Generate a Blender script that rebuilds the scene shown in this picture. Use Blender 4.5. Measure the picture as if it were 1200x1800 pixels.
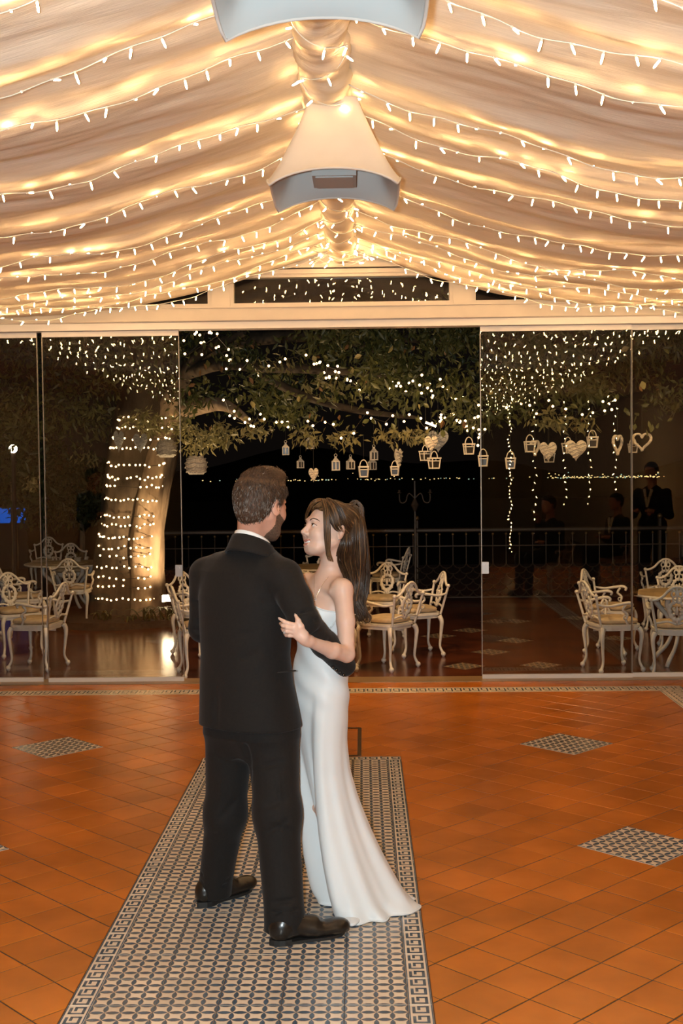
import bpy, math, random
import numpy as np
from mathutils import Vector, Matrix, Euler

for _o in list(bpy.data.objects):
    bpy.data.objects.remove(_o)
SC = bpy.context.scene
COL = SC.collection
rng = random.Random(11)
nrng = np.random.default_rng(5)
PI = math.pi

# ------------------------------------------------------------------ camera
F_PX, CX, CY = 2130.0, 600.0, 900.0          # focal length in pixels of the 1200x1800 frame
VP = (638.0, 819.0)                           # where the hall's long axis vanishes
ROLL = math.radians(0.60)
EYE = Vector((0.0, 0.0, 1.75))
_d = Vector(((VP[0] - CX) / F_PX, -(VP[1] - CY) / F_PX, -1.0)).normalized()
_u = Vector((-math.sin(ROLL), math.cos(ROLL), 0.0))
_u = (_u - _d * _u.dot(_d)).normalized()
_r = _d.cross(_u)
RCAM = Matrix((_r, _d, _u))                   # camera axes -> world axes
cam_data = bpy.data.cameras.new('camera')
cam_data.sensor_fit = 'VERTICAL'
cam_data.sensor_height = 36.0
cam_data.sensor_width = 24.0
cam_data.lens = F_PX / 1800.0 * 36.0
cam_data.clip_start = 0.05
cam_data.clip_end = 600.0
cam = bpy.data.objects.new('camera', cam_data)
COL.objects.link(cam)
cam.matrix_world = Matrix.Translation(EYE) @ RCAM.to_4x4()
SC.camera = cam

def ray(x, y):
    return RCAM @ Vector(((x - CX) / F_PX, -(y - CY) / F_PX, -1.0))
def at(x, y, Y):                              # a point at depth Y
    d = ray(x, y); t = Y / d.y
    return EYE + d * t
def ground(x, y, z=0.0):                      # a point on the ground z
    d = ray(x, y); t = (z - EYE.z) / d.z
    return EYE + d * t
def project(p):
    q = RCAM.transposed() @ (Vector(p) - EYE)
    return (CX + F_PX * q.x / -q.z, CY - F_PX * q.y / -q.z)

# ------------------------------------------------------------------ world and exposure
world = bpy.data.worlds.new('night')
SC.world = world
world.use_nodes = True
world.node_tree.nodes['Background'].inputs[0].default_value = (0.0034, 0.0025, 0.0021, 1)
world.node_tree.nodes['Background'].inputs[1].default_value = 1.0
SC.view_settings.view_transform = 'Standard'
SC.view_settings.look = 'None'
SC.view_settings.exposure = 0.0
SC.view_settings.gamma = 1.0
SC.view_settings.use_curve_mapping = False
SC.cycles.max_bounces = 6
SC.cycles.diffuse_bounces = 3
SC.cycles.glossy_bounces = 2
SC.cycles.transmission_bounces = 4
SC.cycles.transparent_max_bounces = 16
SC.cycles.caustics_reflective = False
SC.cycles.caustics_refractive = False

# the photographer's flash, beside the lens (the camera is held upright)
fl = bpy.data.lights.new('camera_flash', 'SPOT')
fl.energy = 760.0
fl.color = (0.82, 0.95, 1.0)
fl.shadow_soft_size = 0.035
fl.spot_size = math.radians(74)
fl.spot_blend = 0.35
flo = bpy.data.objects.new('camera_flash', fl)
COL.objects.link(flo)
flo.matrix_world = Matrix.Translation(EYE + Vector((-0.10, -0.02, 0.03))) @ RCAM.to_4x4()

BULB_E = 97.0                                # radiance of the fairy-light bulbs
WARM = (1.0, 0.61, 0.26)

# ------------------------------------------------------------------ materials
MATS = {}
def mat(name, col, rough=0.5, metal=0.0, var=0.0, scale=8.0, bump=0.0, bscale=60.0, spec=0.5,
        sheen=0.0, coat=0.0, objvar=0.0, world=False, col2=None, stretch=None, transl=0.0, sss=0.0, detail=4.0):
    m = bpy.data.materials.new(name); m.use_nodes = True
    nt = m.node_tree; N = nt.nodes; L = nt.links
    b = N['Principled BSDF']
    b.inputs['Base Color'].default_value = (*col, 1)
    b.inputs['Roughness'].default_value = rough
    b.inputs['Metallic'].default_value = metal
    b.inputs['Specular IOR Level'].default_value = spec
    if sheen: b.inputs['Sheen Weight'].default_value = sheen
    if coat:
        b.inputs['Coat Weight'].default_value = coat
        b.inputs['Coat Roughness'].default_value = 0.12
    if sss:
        b.inputs['Subsurface Weight'].default_value = sss
        b.inputs['Subsurface Radius'].default_value = (0.012, 0.005, 0.003)
        b.inputs['Subsurface Scale'].default_value = 0.6
    tc = N.new('ShaderNodeTexCoord')
    vec = tc.outputs['Object']
    if world: vec = N.new('ShaderNodeNewGeometry').outputs['Position']
    if stretch:
        mp = N.new('ShaderNodeMapping'); mp.inputs['Scale'].default_value = stretch
        L.new(vec, mp.inputs['Vector']); vec = mp.outputs['Vector']
    if var or col2:
        nz = N.new('ShaderNodeTexNoise'); nz.inputs['Scale'].default_value = scale
        nz.inputs['Detail'].default_value = detail
        L.new(vec, nz.inputs['Vector'])
        cr = N.new('ShaderNodeValToRGB')
        c2 = col2 if col2 else tuple(min(1, c * (1 + var)) for c in col)
        c1 = col if col2 else tuple(c * (1 - var) for c in col)
        cr.color_ramp.elements[0].position = 0.32; cr.color_ramp.elements[1].position = 0.68
        cr.color_ramp.elements[0].color = (*c1, 1); cr.color_ramp.elements[1].color = (*c2, 1)
        L.new(nz.outputs['Fac'], cr.inputs['Fac'])
        out = cr.outputs['Color']
    else:
        rgb = N.new('ShaderNodeRGB'); rgb.outputs[0].default_value = (*col, 1); out = rgb.outputs[0]
    if objvar:
        oi = N.new('ShaderNodeObjectInfo')
        hs = N.new('ShaderNodeHueSaturation')
        mr = N.new('ShaderNodeMapRange')
        mr.inputs['To Min'].default_value = 1 - objvar; mr.inputs['To Max'].default_value = 1 + objvar
        L.new(oi.outputs['Random'], mr.inputs['Value'])
        L.new(mr.outputs['Result'], hs.inputs['Value'])
        L.new(out, hs.inputs['Color']); out = hs.outputs['Color']
    L.new(out, b.inputs['Base Color'])
    if bump:
        n2 = N.new('ShaderNodeTexNoise'); n2.inputs['Scale'].default_value = bscale
        n2.inputs['Detail'].default_value = 3
        L.new(vec, n2.inputs['Vector'])
        bp = N.new('ShaderNodeBump'); bp.inputs['Strength'].default_value = bump
        bp.inputs['Distance'].default_value = 0.01
        L.new(n2.outputs['Fac'], bp.inputs['Height'])
        L.new(bp.outputs['Normal'], b.inputs['Normal'])
    if transl:
        tr = N.new('ShaderNodeBsdfTranslucent'); L.new(out, tr.inputs['Color'])
        mx = N.new('ShaderNodeMixShader'); mx.inputs[0].default_value = transl
        L.new(b.outputs[0], mx.inputs[1]); L.new(tr.outputs[0], mx.inputs[2])
        L.new(mx.outputs[0], N['Material Output'].inputs['Surface'])
    MATS[name] = m
    return m
def emit(name, col, strength):
    m = bpy.data.materials.new(name); m.use_nodes = True
    nt = m.node_tree; nt.nodes.clear()
    e = nt.nodes.new('ShaderNodeEmission'); e.inputs[0].default_value = (*col, 1); e.inputs[1].default_value = strength
    o = nt.nodes.new('ShaderNodeOutputMaterial'); nt.links.new(e.outputs[0], o.inputs[0])
    MATS[name] = m
    return m
def glass_mat(name, refl=0.07, tint=(0.96, 0.97, 0.96), rough=0.0):
    m = bpy.data.materials.new(name); m.use_nodes = True
    nt = m.node_tree; nt.nodes.clear(); N = nt.nodes; L = nt.links
    t = N.new('ShaderNodeBsdfTransparent'); t.inputs[0].default_value = (*tint, 1)
    g = N.new('ShaderNodeBsdfGlossy'); g.inputs['Roughness'].default_value = rough
    fr = N.new('ShaderNodeFresnel'); fr.inputs['IOR'].default_value = 1.5
    mu = N.new('ShaderNodeMath'); mu.operation = 'MULTIPLY'; mu.inputs[1].default_value = refl / 0.04
    mu.use_clamp = True
    mx = N.new('ShaderNodeMixShader'); o = N.new('ShaderNodeOutputMaterial')
    L.new(fr.outputs[0], mu.inputs[0]); L.new(mu.outputs[0], mx.inputs[0])
    L.new(t.outputs[0], mx.inputs[1]); L.new(g.outputs[0], mx.inputs[2]); L.new(mx.outputs[0], o.inputs[0])
    MATS[name] = m
    return m

# ------------------------------------------------------------------ mesh helpers
class MB:
    """collects verts and faces; obj() links them as ONE mesh object"""
    def __init__(s): s.v = []; s.f = []; s.m = []
    def add(s, verts, faces, mi=0):
        o = len(s.v); s.v += [tuple(p) for p in verts]
        s.f += [tuple(i + o for i in f) for f in faces]; s.m += [mi] * len(faces)
        return s
    def box(s, c, d, mi=0, rot=None, taper=1.0):
        x, y, z = d[0] / 2, d[1] / 2, d[2] / 2
        vs = [Vector((sx * x * (taper if sz > 0 else 1), sy * y * (taper if sz > 0 else 1), sz * z))
              for sz in (-1, 1) for sx, sy in ((-1, -1), (1, -1), (1, 1), (-1, 1))]
        if rot is not None: vs = [rot @ p for p in vs]
        vs = [p + Vector(c) for p in vs]
        return s.add(vs, [(3, 2, 1, 0), (4, 5, 6, 7), (0, 1, 5, 4), (1, 2, 6, 5), (2, 3, 7, 6), (3, 0, 4, 7)], mi)
    def tube(s, pts, rad, n=6, mi=0, closed=False, flat=1.0, up=None):
        P = [Vector(p) for p in pts]; m = len(P)
        if not hasattr(rad, '__len__'): rad = [rad] * m
        vs = []; prev = None
        for i in range(m):
            if closed: t = (P[(i + 1) % m] - P[i - 1])
            else: t = P[min(i + 1, m - 1)] - P[max(i - 1, 0)]
            t = t.normalized() if t.length > 1e-9 else Vector((0, 0, 1))
            if up is not None: a = Vector(up)
            elif prev is None: a = Vector((0, 0, 1)) if abs(t.z) < 0.9 else Vector((1, 0, 0))
            else: a = prev
            a = a - t * a.dot(t)
            a = a.normalized() if a.length > 1e-6 else t.orthogonal().normalized()
            prev = a; b = t.cross(a)
            for k in range(n):
                an = 2 * PI * k / n
                vs.append(P[i] + (a * math.cos(an) * flat + b * math.sin(an)) * rad[i])
        fs = []
        rings = m if closed else m - 1
        for i in range(rings):
            j = (i + 1) % m
            for k in range(n):
                k2 = (k + 1) % n
                fs.append((i * n + k, i * n + k2, j * n + k2, j * n + k))
        if not closed:
            fs.append(tuple(range(n - 1, -1, -1))); fs.append(tuple((m - 1) * n + k for k in range(n)))
        return s.add(vs, fs, mi)
    def lathe(s, prof, n=16, c=(0, 0, 0), mi=0, sx=1.0, sy=1.0):
        vs = []; m = len(prof)
        for r, z in prof:
            for k in range(n):
                an = 2 * PI * k / n
                vs.append((c[0] + r * sx * math.cos(an), c[1] + r * sy * math.sin(an), c[2] + z))
        fs = [(i * n + k, i * n + (k + 1) % n, (i + 1) * n + (k + 1) % n, (i + 1) * n + k) for i in range(m - 1) for k in range(n)]
        fs.append(tuple(range(n - 1, -1, -1))); fs.append(tuple((m - 1) * n + k for k in range(n)))
        return s.add(vs, fs, mi)
    def prism(s, poly, z0, z1, mi=0, fn=None):
        n = len(poly)
        vs = [(p[0], p[1], z0) for p in poly] + [(p[0], p[1], z1) for p in poly]
        if fn: vs = [fn(*p) for p in vs]
        fs = [tuple(range(n - 1, -1, -1)), tuple(range(n, 2 * n))]
        fs += [(k, (k + 1) % n, n + (k + 1) % n, n + k) for k in range(n)]
        return s.add(vs, fs, mi)
    def sphere(s, c, r, n=10, m=6, mi=0, sc=(1, 1, 1)):
        prof = [(math.sin(PI * i / m), -math.cos(PI * i / m)) for i in range(m + 1)]
        vs = [(c[0], c[1], c[2] - r * sc[2])]
        for i in range(1, m):
            for k in range(n):
                an = 2 * PI * k / n
                vs.append((c[0] + r * sc[0] * prof[i][0] * math.cos(an), c[1] + r * sc[1] * prof[i][0] * math.sin(an), c[2] + r * sc[2] * prof[i][1]))
        vs.append((c[0], c[1], c[2] + r * sc[2]))
        fs = [(0, 1 + (k + 1) % n, 1 + k) for k in range(n)]
        for i in range(m - 2):
            for k in range(n):
                a = 1 + i * n
                fs.append((a + k, a + (k + 1) % n, a + n + (k + 1) % n, a + n + k))
        e = len(vs) - 1; a = 1 + (m - 2) * n
        fs += [(a + k, a + (k + 1) % n, e) for k in range(n)]
        return s.add(vs, fs, mi)
    def mesh(s, name, mats, smooth=False):
        me = bpy.data.meshes.new(name)
        me.from_pydata(s.v, [], s.f)
        for m in (mats if isinstance(mats, (list, tuple)) else [mats]):
            me.materials.append(MATS[m] if isinstance(m, str) else m)
        if any(s.m): me.polygons.foreach_set('material_index', s.m)
        if smooth:
            me.polygons.foreach_set('use_smooth', [True] * len(s.f))
        me.update()
        return me
    def obj(s, name, mats, parent=None, smooth=False, **kw):
        return link(name, s.mesh(name, mats, smooth), parent, **kw)
def link(name, me, parent=None, loc=None, rot=None, scale=None, label=None, cat=None, group=None, kind=None):
    o = bpy.data.objects.new(name, me)
    COL.objects.link(o)
    if parent is not None: o.parent = parent
    if loc is not None: o.location = loc
    if rot is not None: o.rotation_euler = rot
    if scale is not None: o.scale = scale
    tag(o, label, cat, group, kind)
    return o
def tag(o, label=None, cat=None, group=None, kind=None):
    if label: o['label'] = label
    if cat: o['category'] = cat
    if group: o['group'] = group
    if kind: o['kind'] = kind
    return o
def empty(name, loc=(0, 0, 0), rotz=0.0, label=None, cat=None, group=None, kind=None):
    o = bpy.data.objects.new(name, None)
    o.empty_display_size = 0.1
    COL.objects.link(o); o.location = loc; o.rotation_euler = (0, 0, rotz)
    return tag(o, label, cat, group, kind)
def copy_tree(o, parent=None):
    c = o.copy(); COL.objects.link(c); c.parent = parent
    for ch in list(o.children): copy_tree(ch, c)
    return c
def spline(pts, n=8, closed=False):
    P = [Vector(p) for p in pts]; m = len(P); out = []
    rings = m if closed else m - 1
    for i in range(rings):
        if closed: a, b, c, d = P[i - 1], P[i], P[(i + 1) % m], P[(i + 2) % m]
        else: a, b, c, d = P[max(i - 1, 0)], P[i], P[i + 1], P[min(i + 2, m - 1)]
        for k in range(n):
            t = k / n
            out.append(0.5 * ((2 * b) + (c - a) * t + (2 * a - 5 * b + 4 * c - d) * t * t + (3 * b - a - 3 * c + d) * t ** 3))
    if not closed: out.append(P[-1])
    return out
def lerp_list(vals, m):
    xs = np.linspace(0, len(vals) - 1, m)
    return list(np.interp(xs, range(len(vals)), vals))
def fast_mesh(name, V, Fq, mats, smooth=True):
    """big meshes straight from numpy: V (n,3), Fq (m,4) or (m,3)"""
    V = np.asarray(V, dtype=np.float32); Fq = np.asarray(Fq, dtype=np.int32)
    me = bpy.data.meshes.new(name); k = Fq.shape[1]
    me.vertices.add(len(V)); me.vertices.foreach_set('co', V.ravel())
    me.loops.add(Fq.size); me.loops.foreach_set('vertex_index', Fq.ravel())
    me.polygons.add(len(Fq)); me.polygons.foreach_set('loop_start', np.arange(0, Fq.size, k, dtype=np.int32))
    if smooth: me.polygons.foreach_set('use_smooth', np.ones(len(Fq), dtype=bool))
    for m in (mats if isinstance(mats, (list, tuple)) else [mats]):
        me.materials.append(MATS[m] if isinstance(m, str) else m)
    me.update(calc_edges=True); me.validate()
    return me
def grid_faces(nu, nv, wrap=False):
    i, j = np.meshgrid(np.arange(nu - 1), np.arange(nv if wrap else nv - 1), indexing='ij')
    j2 = (j + 1) % nv
    return np.stack([i * nv + j, i * nv + j2, (i + 1) * nv + j2, (i + 1) * nv + j], -1).reshape(-1, 4)

# ------------------------------------------------------------------ material library
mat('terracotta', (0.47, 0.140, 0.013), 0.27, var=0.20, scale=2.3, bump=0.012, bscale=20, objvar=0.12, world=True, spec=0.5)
mat('grout', (0.055, 0.028, 0.014), 0.8, var=0.25, scale=20)
mat('tile_cream', (0.70, 0.58, 0.45), 0.30, var=0.14, scale=6, world=True, objvar=0.06)
mat('tile_blue', (0.065, 0.100, 0.145), 0.22, var=0.35, scale=30)
mat('tile_line', (0.36, 0.22, 0.10), 0.5)
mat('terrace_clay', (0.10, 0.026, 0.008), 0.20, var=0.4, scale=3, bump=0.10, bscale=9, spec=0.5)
mat('plaster', (0.62, 0.52, 0.40), 0.7, var=0.05, scale=3)
mat('white_paint', (0.56, 0.49, 0.41), 0.45, var=0.03)
mat('alu_white', (0.74, 0.70, 0.66), 0.35, spec=0.5)
mat('fabric', (0.90, 0.80, 0.665), 0.85, var=0.05, scale=5, bump=0.25, bscale=9, stretch=(1.2, 22, 1.2), transl=0.12, spec=0.1)
mat('ridge_fabric', (0.84, 0.73, 0.59), 0.8, bump=0.3, bscale=10, stretch=(2, 14, 2), transl=0.2, spec=0.1)
mat('shade_fabric', (0.60, 0.55, 0.50), 0.8, var=0.03, bump=0.05, bscale=300)
mat('shade_lining', (0.46, 0.48, 0.47), 0.8)
mat('wire_white', (0.75, 0.72, 0.66), 0.5)
mat('wire_dark', (0.02, 0.018, 0.015), 0.6)
emit('bulb', WARM, BULB_E)
emit('bulb_garden', (1.0, 0.60, 0.26), 11.0)
glass_mat('pane', 0.055)
glass_mat('tumbler', 0.08, (0.95, 0.93, 0.9))
mat('chair_white', (0.74, 0.69, 0.62), 0.40, var=0.10, scale=14, spec=0.5)
mat('cushion', (0.52, 0.40, 0.26), 0.85, var=0.15, scale=20, bump=0.1, bscale=120)
mat('bark_shaded', (0.035, 0.024, 0.015), 0.9, col2=(0.09, 0.065, 0.04), scale=9, bump=0.9, bscale=16, stretch=(1, 1, 0.35))  # shade put into the colour: bark of the unlit trunk and limbs
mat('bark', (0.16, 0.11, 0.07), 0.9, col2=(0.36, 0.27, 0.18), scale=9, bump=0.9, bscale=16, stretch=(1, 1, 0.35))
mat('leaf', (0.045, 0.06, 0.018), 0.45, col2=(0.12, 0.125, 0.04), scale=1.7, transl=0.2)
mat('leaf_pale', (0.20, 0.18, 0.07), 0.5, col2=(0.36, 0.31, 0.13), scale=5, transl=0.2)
mat('leaf_brown', (0.16, 0.085, 0.03), 0.6, transl=0.15)
mat('soil', (0.03, 0.02, 0.012), 0.95, var=0.4, scale=20)
mat('iron', (0.06, 0.045, 0.036), 0.5, metal=0.3)
mat('iron_brass', (0.20, 0.13, 0.06), 0.4, metal=0.6)
mat('wicker', (0.46, 0.42, 0.36), 0.8, var=0.3, scale=60, bump=0.8, bscale=90)
mat('lantern_white', (0.66, 0.60, 0.50), 0.5)
mat('lantern_dark', (0.03, 0.025, 0.02), 0.3)
mat('candle', (0.8, 0.7, 0.5), 0.6)
mat('steel', (0.55, 0.54, 0.52), 0.3, metal=0.9)

# ================================================================== THE ROOM
XR = -0.15                                     # ridge line of the tented ceiling
WY = 9.86                                      # plane of the sliding glass
TZ = -0.06                                     # terrace level outside
_hd = np.array([0, .12, .4, .72, 1.04, 1.27, 1.64, 2.2, 2.8, 3.5, 4.9])
_hz = np.array([3.52, 3.46, 3.362, 3.265, 3.17, 3.107, 3.045, 2.99, 2.965, 2.955, 2.97])
def Hc(d):
    d = np.asarray(d, dtype=float)
    return (np.interp(d - .1, _hd, _hz) + np.interp(d, _hd, _hz) + np.interp(d + .1, _hd, _hz)) / 3
_waves = [(w, a, nrng.uniform(0, 6.3), nrng.uniform(-.25, .25), nrng.uniform(0, 6.3)) for w, a in
          ((.83, .010), (.61, .008), (.43, .005), (.31, .0038), (.23, .0028), (.17, .0021), (.121, .0015), (.083, .0010), (.061, .0008))]
def fold(d, Y, side):
    d = np.asarray(d, dtype=float); Y = np.asarray(Y, dtype=float)
    env = np.clip(d / .3, 0, 1) * (.55 + .45 * np.sin(PI * np.clip(d / 2.6, 0, 1)))
    z = 0
    for w, a, ph, sk, ph2 in _waves:
        z = z + a * np.sin(2 * PI * (Y + sk * d + .05 * np.sin(d * 1.7 + ph2)) / w + ph * (1 + side * .37))
    return z * env
def ceil_z(d, Y, side):
    return Hc(d) + fold(d, Y, side)

# --- slab and shell
MB().box((0.0, -1.6, -0.1022), (9.8, 22.8, 0.20)).obj('floor', 'grout', kind='structure')
floor = bpy.data.objects['floor']
MB().box((-4.85, -1.6, 1.6), (0.1, 22.8, 3.6)).obj('wall_left', 'plaster', kind='structure')
wr = MB().box((4.85, -1.6, 1.6), (0.1, 22.8, 3.6)).obj('wall_right', 'plaster', kind='structure')
MB().box((0, -12.95, 1.6), (9.8, 0.1, 3.6)).obj('wall_front', 'plaster', kind='structure')
MB().box((4.785, -1.6, 0.5), (0.03, 22.6, 1.0)).obj('trim_4', 'white_paint', kind='structure')
MB().box((3.2, -12.885, 0.5), (3.0, 0.03, 1.0)).obj('trim_5', 'white_paint', kind='structure')

# --- tented ceiling fabric: one sheet falling from the ridge to both sides
Ys = np.concatenate([np.arange(-12.9, 2.0, .05), np.arange(2.0, 9.745, 0.0205)])
Ds = np.concatenate([np.linspace(0.0, .5, 11)[:-1], np.linspace(.5, 3.0, 44)[:-1], np.linspace(3.0, 4.9, 14)])
cols = []
for side in (-1, 1):
    dd = Ds[::-1] if side < 0 else Ds[1:]
    D, Yg = np.meshgrid(dd, Ys, indexing='xy')
    cols.append(np.stack([XR + side * D, Yg, ceil_z(D, Yg, side)], -1))
G = np.concatenate(cols, axis=1)
nv = G.shape[1]
ceiling = link('ceiling', fast_mesh('ceiling', G.reshape(-1, 3), grid_faces(len(Ys), nv), 'fabric'), kind='structure')
MB().box((0, -1.6, 3.75), (9.8, 22.8, 0.1)).obj('ceiling_deck', 'plaster', kind='structure')

# fabric wrapped round the ridge beam
ys = np.concatenate([np.arange(-12.9, 2.0, .06), np.arange(2.0, 9.72, 0.022)]); th = np.linspace(0, 2 * PI, 41)[:-1]
Yg, T = np.meshgrid(ys, th, indexing='ij')
R = .112 + .007 * np.sin(2 * PI * (Yg + .05 * np.sin(T * 2 + Yg * 3)) / .33) + .004 * np.sin(2 * PI * (Yg + .06 * np.cos(T + 4 * Yg)) / .12) + .0022 * np.sin(2 * PI * Yg / .045 + 3 * np.sin(T))
V = np.stack([XR + R * np.cos(T), Yg, 3.475 + R * np.sin(T)], -1)
link('ridge_wrap', fast_mesh('ridge_wrap', V.reshape(-1, 3), grid_faces(len(ys), 40, True), 'ridge_fabric'), ceiling)

# --- gable end above the sliding glass
wb = MB()
def bx(mb, x0, x1, y0, y1, z0, z1, mi=0):
    return mb.box(((x0 + x1) / 2, (y0 + y1) / 2, (z0 + z1) / 2), (x1 - x0, y1 - y0, z1 - z0), mi)
bx(wb, -4.8, 4.8, 9.78, 9.95, 2.925, 3.045)
bx(wb, -4.8, 4.8, 9.78, 9.95, 3.37, 3.72)
bx(wb, -4.8, -2.6, 9.79, 9.95, 3.045, 3.37); bx(wb, 2.4, 4.8, 9.79, 9.95, 3.045, 3.37)
wb.obj('wall_back', 'white_paint', kind='structure')
win = empty('window_1', (0, 9.84, 3.045), kind='structure')
WX = [(-2.6, -1.205), (-1.055, .735), (.885, 2.4)]
for a, b in WX:
    f = MB()
    for x0, x1, z0, z1 in ((a, a + .03, 0, .25), (b - .03, b, 0, .25), (a + .03, b - .03, 0, .022), (a + .03, b - .03, .225, .25)):
        bx(f, x0, x1, -.06, .03, z0, z1)
    f.obj('window_frame', 'white_paint', win)
    bx(MB(), a + .025, b - .025, -.005, .003, .018, .232).obj('pane', 'pane', win)
for x in (-1.13, .81):
    bx(MB(), x - .075, x + .075, -.07, .05, 0, .33).obj('mullion', 'white_paint', win)
m = MB(); bx(m, -2.6, 2.4, -.075, .05, .25, .285); bx(m, -2.6, 2.4, -.095, .05, .295, .33)
m.obj('window_head', 'white_paint', win)
t = MB(); bx(t, -4.8, 4.8, 9.80, 9.93, 2.868, 2.924); t.obj('trim_1', 'alu_white', kind='structure')
t = MB(); bx(t, -4.8, 4.8, 9.765, 9.78, 2.93, 2.945); bx(t, -4.8, 4.8, 9.765, 9.78, 3.03, 3.044); t.obj('trim_2', 'white_paint', kind='structure')
t = MB(); bx(t, -4.8, 4.8, 9.74, 9.98, -.12, .004); t.obj('trim_3', 'alu_sill' if 'alu_sill' in MATS else mat('alu_sill', (0.34, 0.22, 0.11), 0.35, metal=0.4), kind='structure')

# --- frameless sliding glass doors, two leaves pushed open in the middle
mat('edge_metal', (0.30, 0.28, 0.25), 0.35, metal=0.6)
PAN = [(-4.75, -3.86), (-3.86, -2.65), (-2.60, -1.485), (.955, 2.175), (2.175, 3.42), (3.42, 4.75)]
for i, (a, b) in enumerate(PAN):
    dy = (0.0, 0.03, 0.0, 0.0, 0.03, 0.0)[i]
    d = empty('door_%d' % (i + 1), ((a + b) / 2, WY + dy, 0.004), kind='structure')
    w = b - a
    bx(MB(), -w / 2, w / 2, -.005, .005, .03, 2.862).obj('pane', 'pane', d)
    bx(MB(), -w / 2, w / 2, -.011, .011, 0, .034).obj('bottom_rail', 'alu_white', d)
    bx(MB(), -w / 2, w / 2, -.011, .011, 2.82, 2.862).obj('top_rail', 'alu_white', d)
    for s in (-1, 1):
        bx(MB(), s * w / 2 - .003, s * w / 2 + .003, -.010, .010, .034, 2.82).obj('edge_strip', 'edge_metal', d)
    if i in (2, 3):
        s = 1 if i == 2 else -1
        h = MB(); bx(h, s * (w / 2 - .028) - .028, s * (w / 2 - .028) + .028, -.022, .022, .86, .955)
        h.tube([(s * (w / 2 - .028), -.022, .93), (s * (w / 2 - .028), -.032, .93)], .01, 8)
        h.obj('door_latch', 'steel', d)

# ================================================================== FLOOR TILES
S = 0.2054                                      # tile pitch
D45 = S * math.sqrt(2)
B0 = Vector((1.252, 7.545))                     # centre of one patterned square
CX0, CX1, CY0, CY1 = -0.982, 0.207, 7.24 - .16 - 19 * S, 7.24  # the patterned tile runner
STRIP_Y0, STRIP_Y1, STRIP_X0, STRIP_X1 = 9.29, 9.29 + S, 2.26, 2.26 + S

def lens(L, w, half=0):
    top = [(-L / 2, 0), (-L * .3, w * .30), (-L * .12, w * .46), (L * .12, w * .46), (L * .3, w * .30), (L / 2, 0)]
    if half > 0: return top[::-1]
    bot = [(-x, -y) for x, y in top[1:-1]]
    if half < 0: return [(x, -y) for x, y in top]
    return (top + bot)[::-1]
def flat(mb, poly, z, mi):
    a = sum(poly[i][0] * poly[(i + 1) % len(poly)][1] - poly[(i + 1) % len(poly)][0] * poly[i][1] for i in range(len(poly)))
    if a < 0: poly = poly[::-1]
    mb.add([(x, y, z) for x, y in poly], [tuple(range(len(poly)))], mi)
def chamfer_tile(mb, poly, top=0.0, depth=0.012, ch=0.0016, mi=0):
    n = len(poly); c = (sum(p[0] for p in poly) / n, sum(p[1] for p in poly) / n)
    ins = []
    for p in poly:
        v = Vector((p[0] - c[0], p[1] - c[1])); l = v.length or 1
        q = Vector(c) + v * max(0, (l - ch * 1.4) / l); ins.append((q.x, q.y))
    vs = [(x, y, top) for x, y in ins] + [(x, y, top - ch * .7) for x, y in poly] + [(x, y, top - depth) for x, y in poly]
    fs = [tuple(range(n))]
    for r in (0, 1):
        fs += [(r * n + n + k, r * n + n + (k + 1) % n, r * n + (k + 1) % n, r * n + k) for k in range(n)]
    mb.add(vs, fs, mi)

def pattern_tile_mesh():
    mb = MB(); h = S / 2 - .0012; u = S / 4
    chamfer_tile(mb, [(-h, -h), (h, -h), (h, h), (-h, h)])
    for layer, (w, w2, z, mi, g) in enumerate(((.49, .38, .00025, 2, 1.0), (.41, .32, .0005, 1, .94))):
        for i in range(5):
            for k in range(4):
                c = -S / 2 + (k + .5) * u; e = -S / 2 + i * u
                hf = 1 if i == 0 else (-1 if i == 4 else 0)
                e2 = e + (.0012 if i == 0 else (-.0012 if i == 4 else 0))
                P = lens(u * g, u * w, hf)
                flat(mb, [(c + x, e2 + y) for x, y in P], z, mi)
                P = lens(u * g, u * w2, hf)
                flat(mb, [(e2 + y, c + x) for x, y in P], z + .00006, mi)
    return mb.mesh('patterned_tile', ['tile_cream', 'tile_blue', 'tile_line'])
def key_tile_mesh(wd):
    mb = MB(); h = S / 2 - .0010; q = wd / 2 - .0008
    chamfer_tile(mb, [(-q, -h), (q, -h), (q, h), (-q, h)])
    k = wd / .08
    def rect(x0, y0, x1, y1, t=.0050):
        flat(mb, [(max(-q, min(x0, x1) * k - t), max(-h, min(y0, y1) - t)), (min(q, max(x0, x1) * k + t), max(-h, min(y0, y1) - t)),
                  (min(q, max(x0, x1) * k + t), min(h, max(y0, y1) + t)), (max(-q, min(x0, x1) * k - t), min(h, max(y0, y1) + t))], .0004, 1)
    p = S / 3
    for i in range(3):
        y0 = -S / 2 + i * p + .012
        rect(-.022, y0, .022, y0); rect(.022, y0, .022, y0 + .042)
        rect(.022, y0 + .042, -.006, y0 + .042); rect(-.006, y0 + .042, -.006, y0 + .022)
        rect(-.022, y0, -.022, y0 + p * .55)
    for x in (-.036, .036): rect(x, -h, x, h, .0022)
    return mb.mesh('key_border_tile', ['tile_cream', 'tile_blue'])
PT = pattern_tile_mesh(); KT = key_tile_mesh(.08); KW = key_tile_mesh(S)
x_in0 = CX0 + .08
nrow = 19
for r in range(nrow):
    yc = CY1 - .08 - (r + .5) * S
    for c in range(5):
        link('patterned_tile', PT, floor, (x_in0 + (c + .5) * (CX1 - CX0 - .16) / 5, yc, nrng.uniform(-.0006, .0004)),
             scale=((CX1 - CX0 - .16) / 5 / S, 1, 1))
    link('key_border_tile', KT, floor, (CX0 + .04, yc, 0)); link('key_border_tile', KT, floor, (CX1 - .04, yc, 0))
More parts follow.
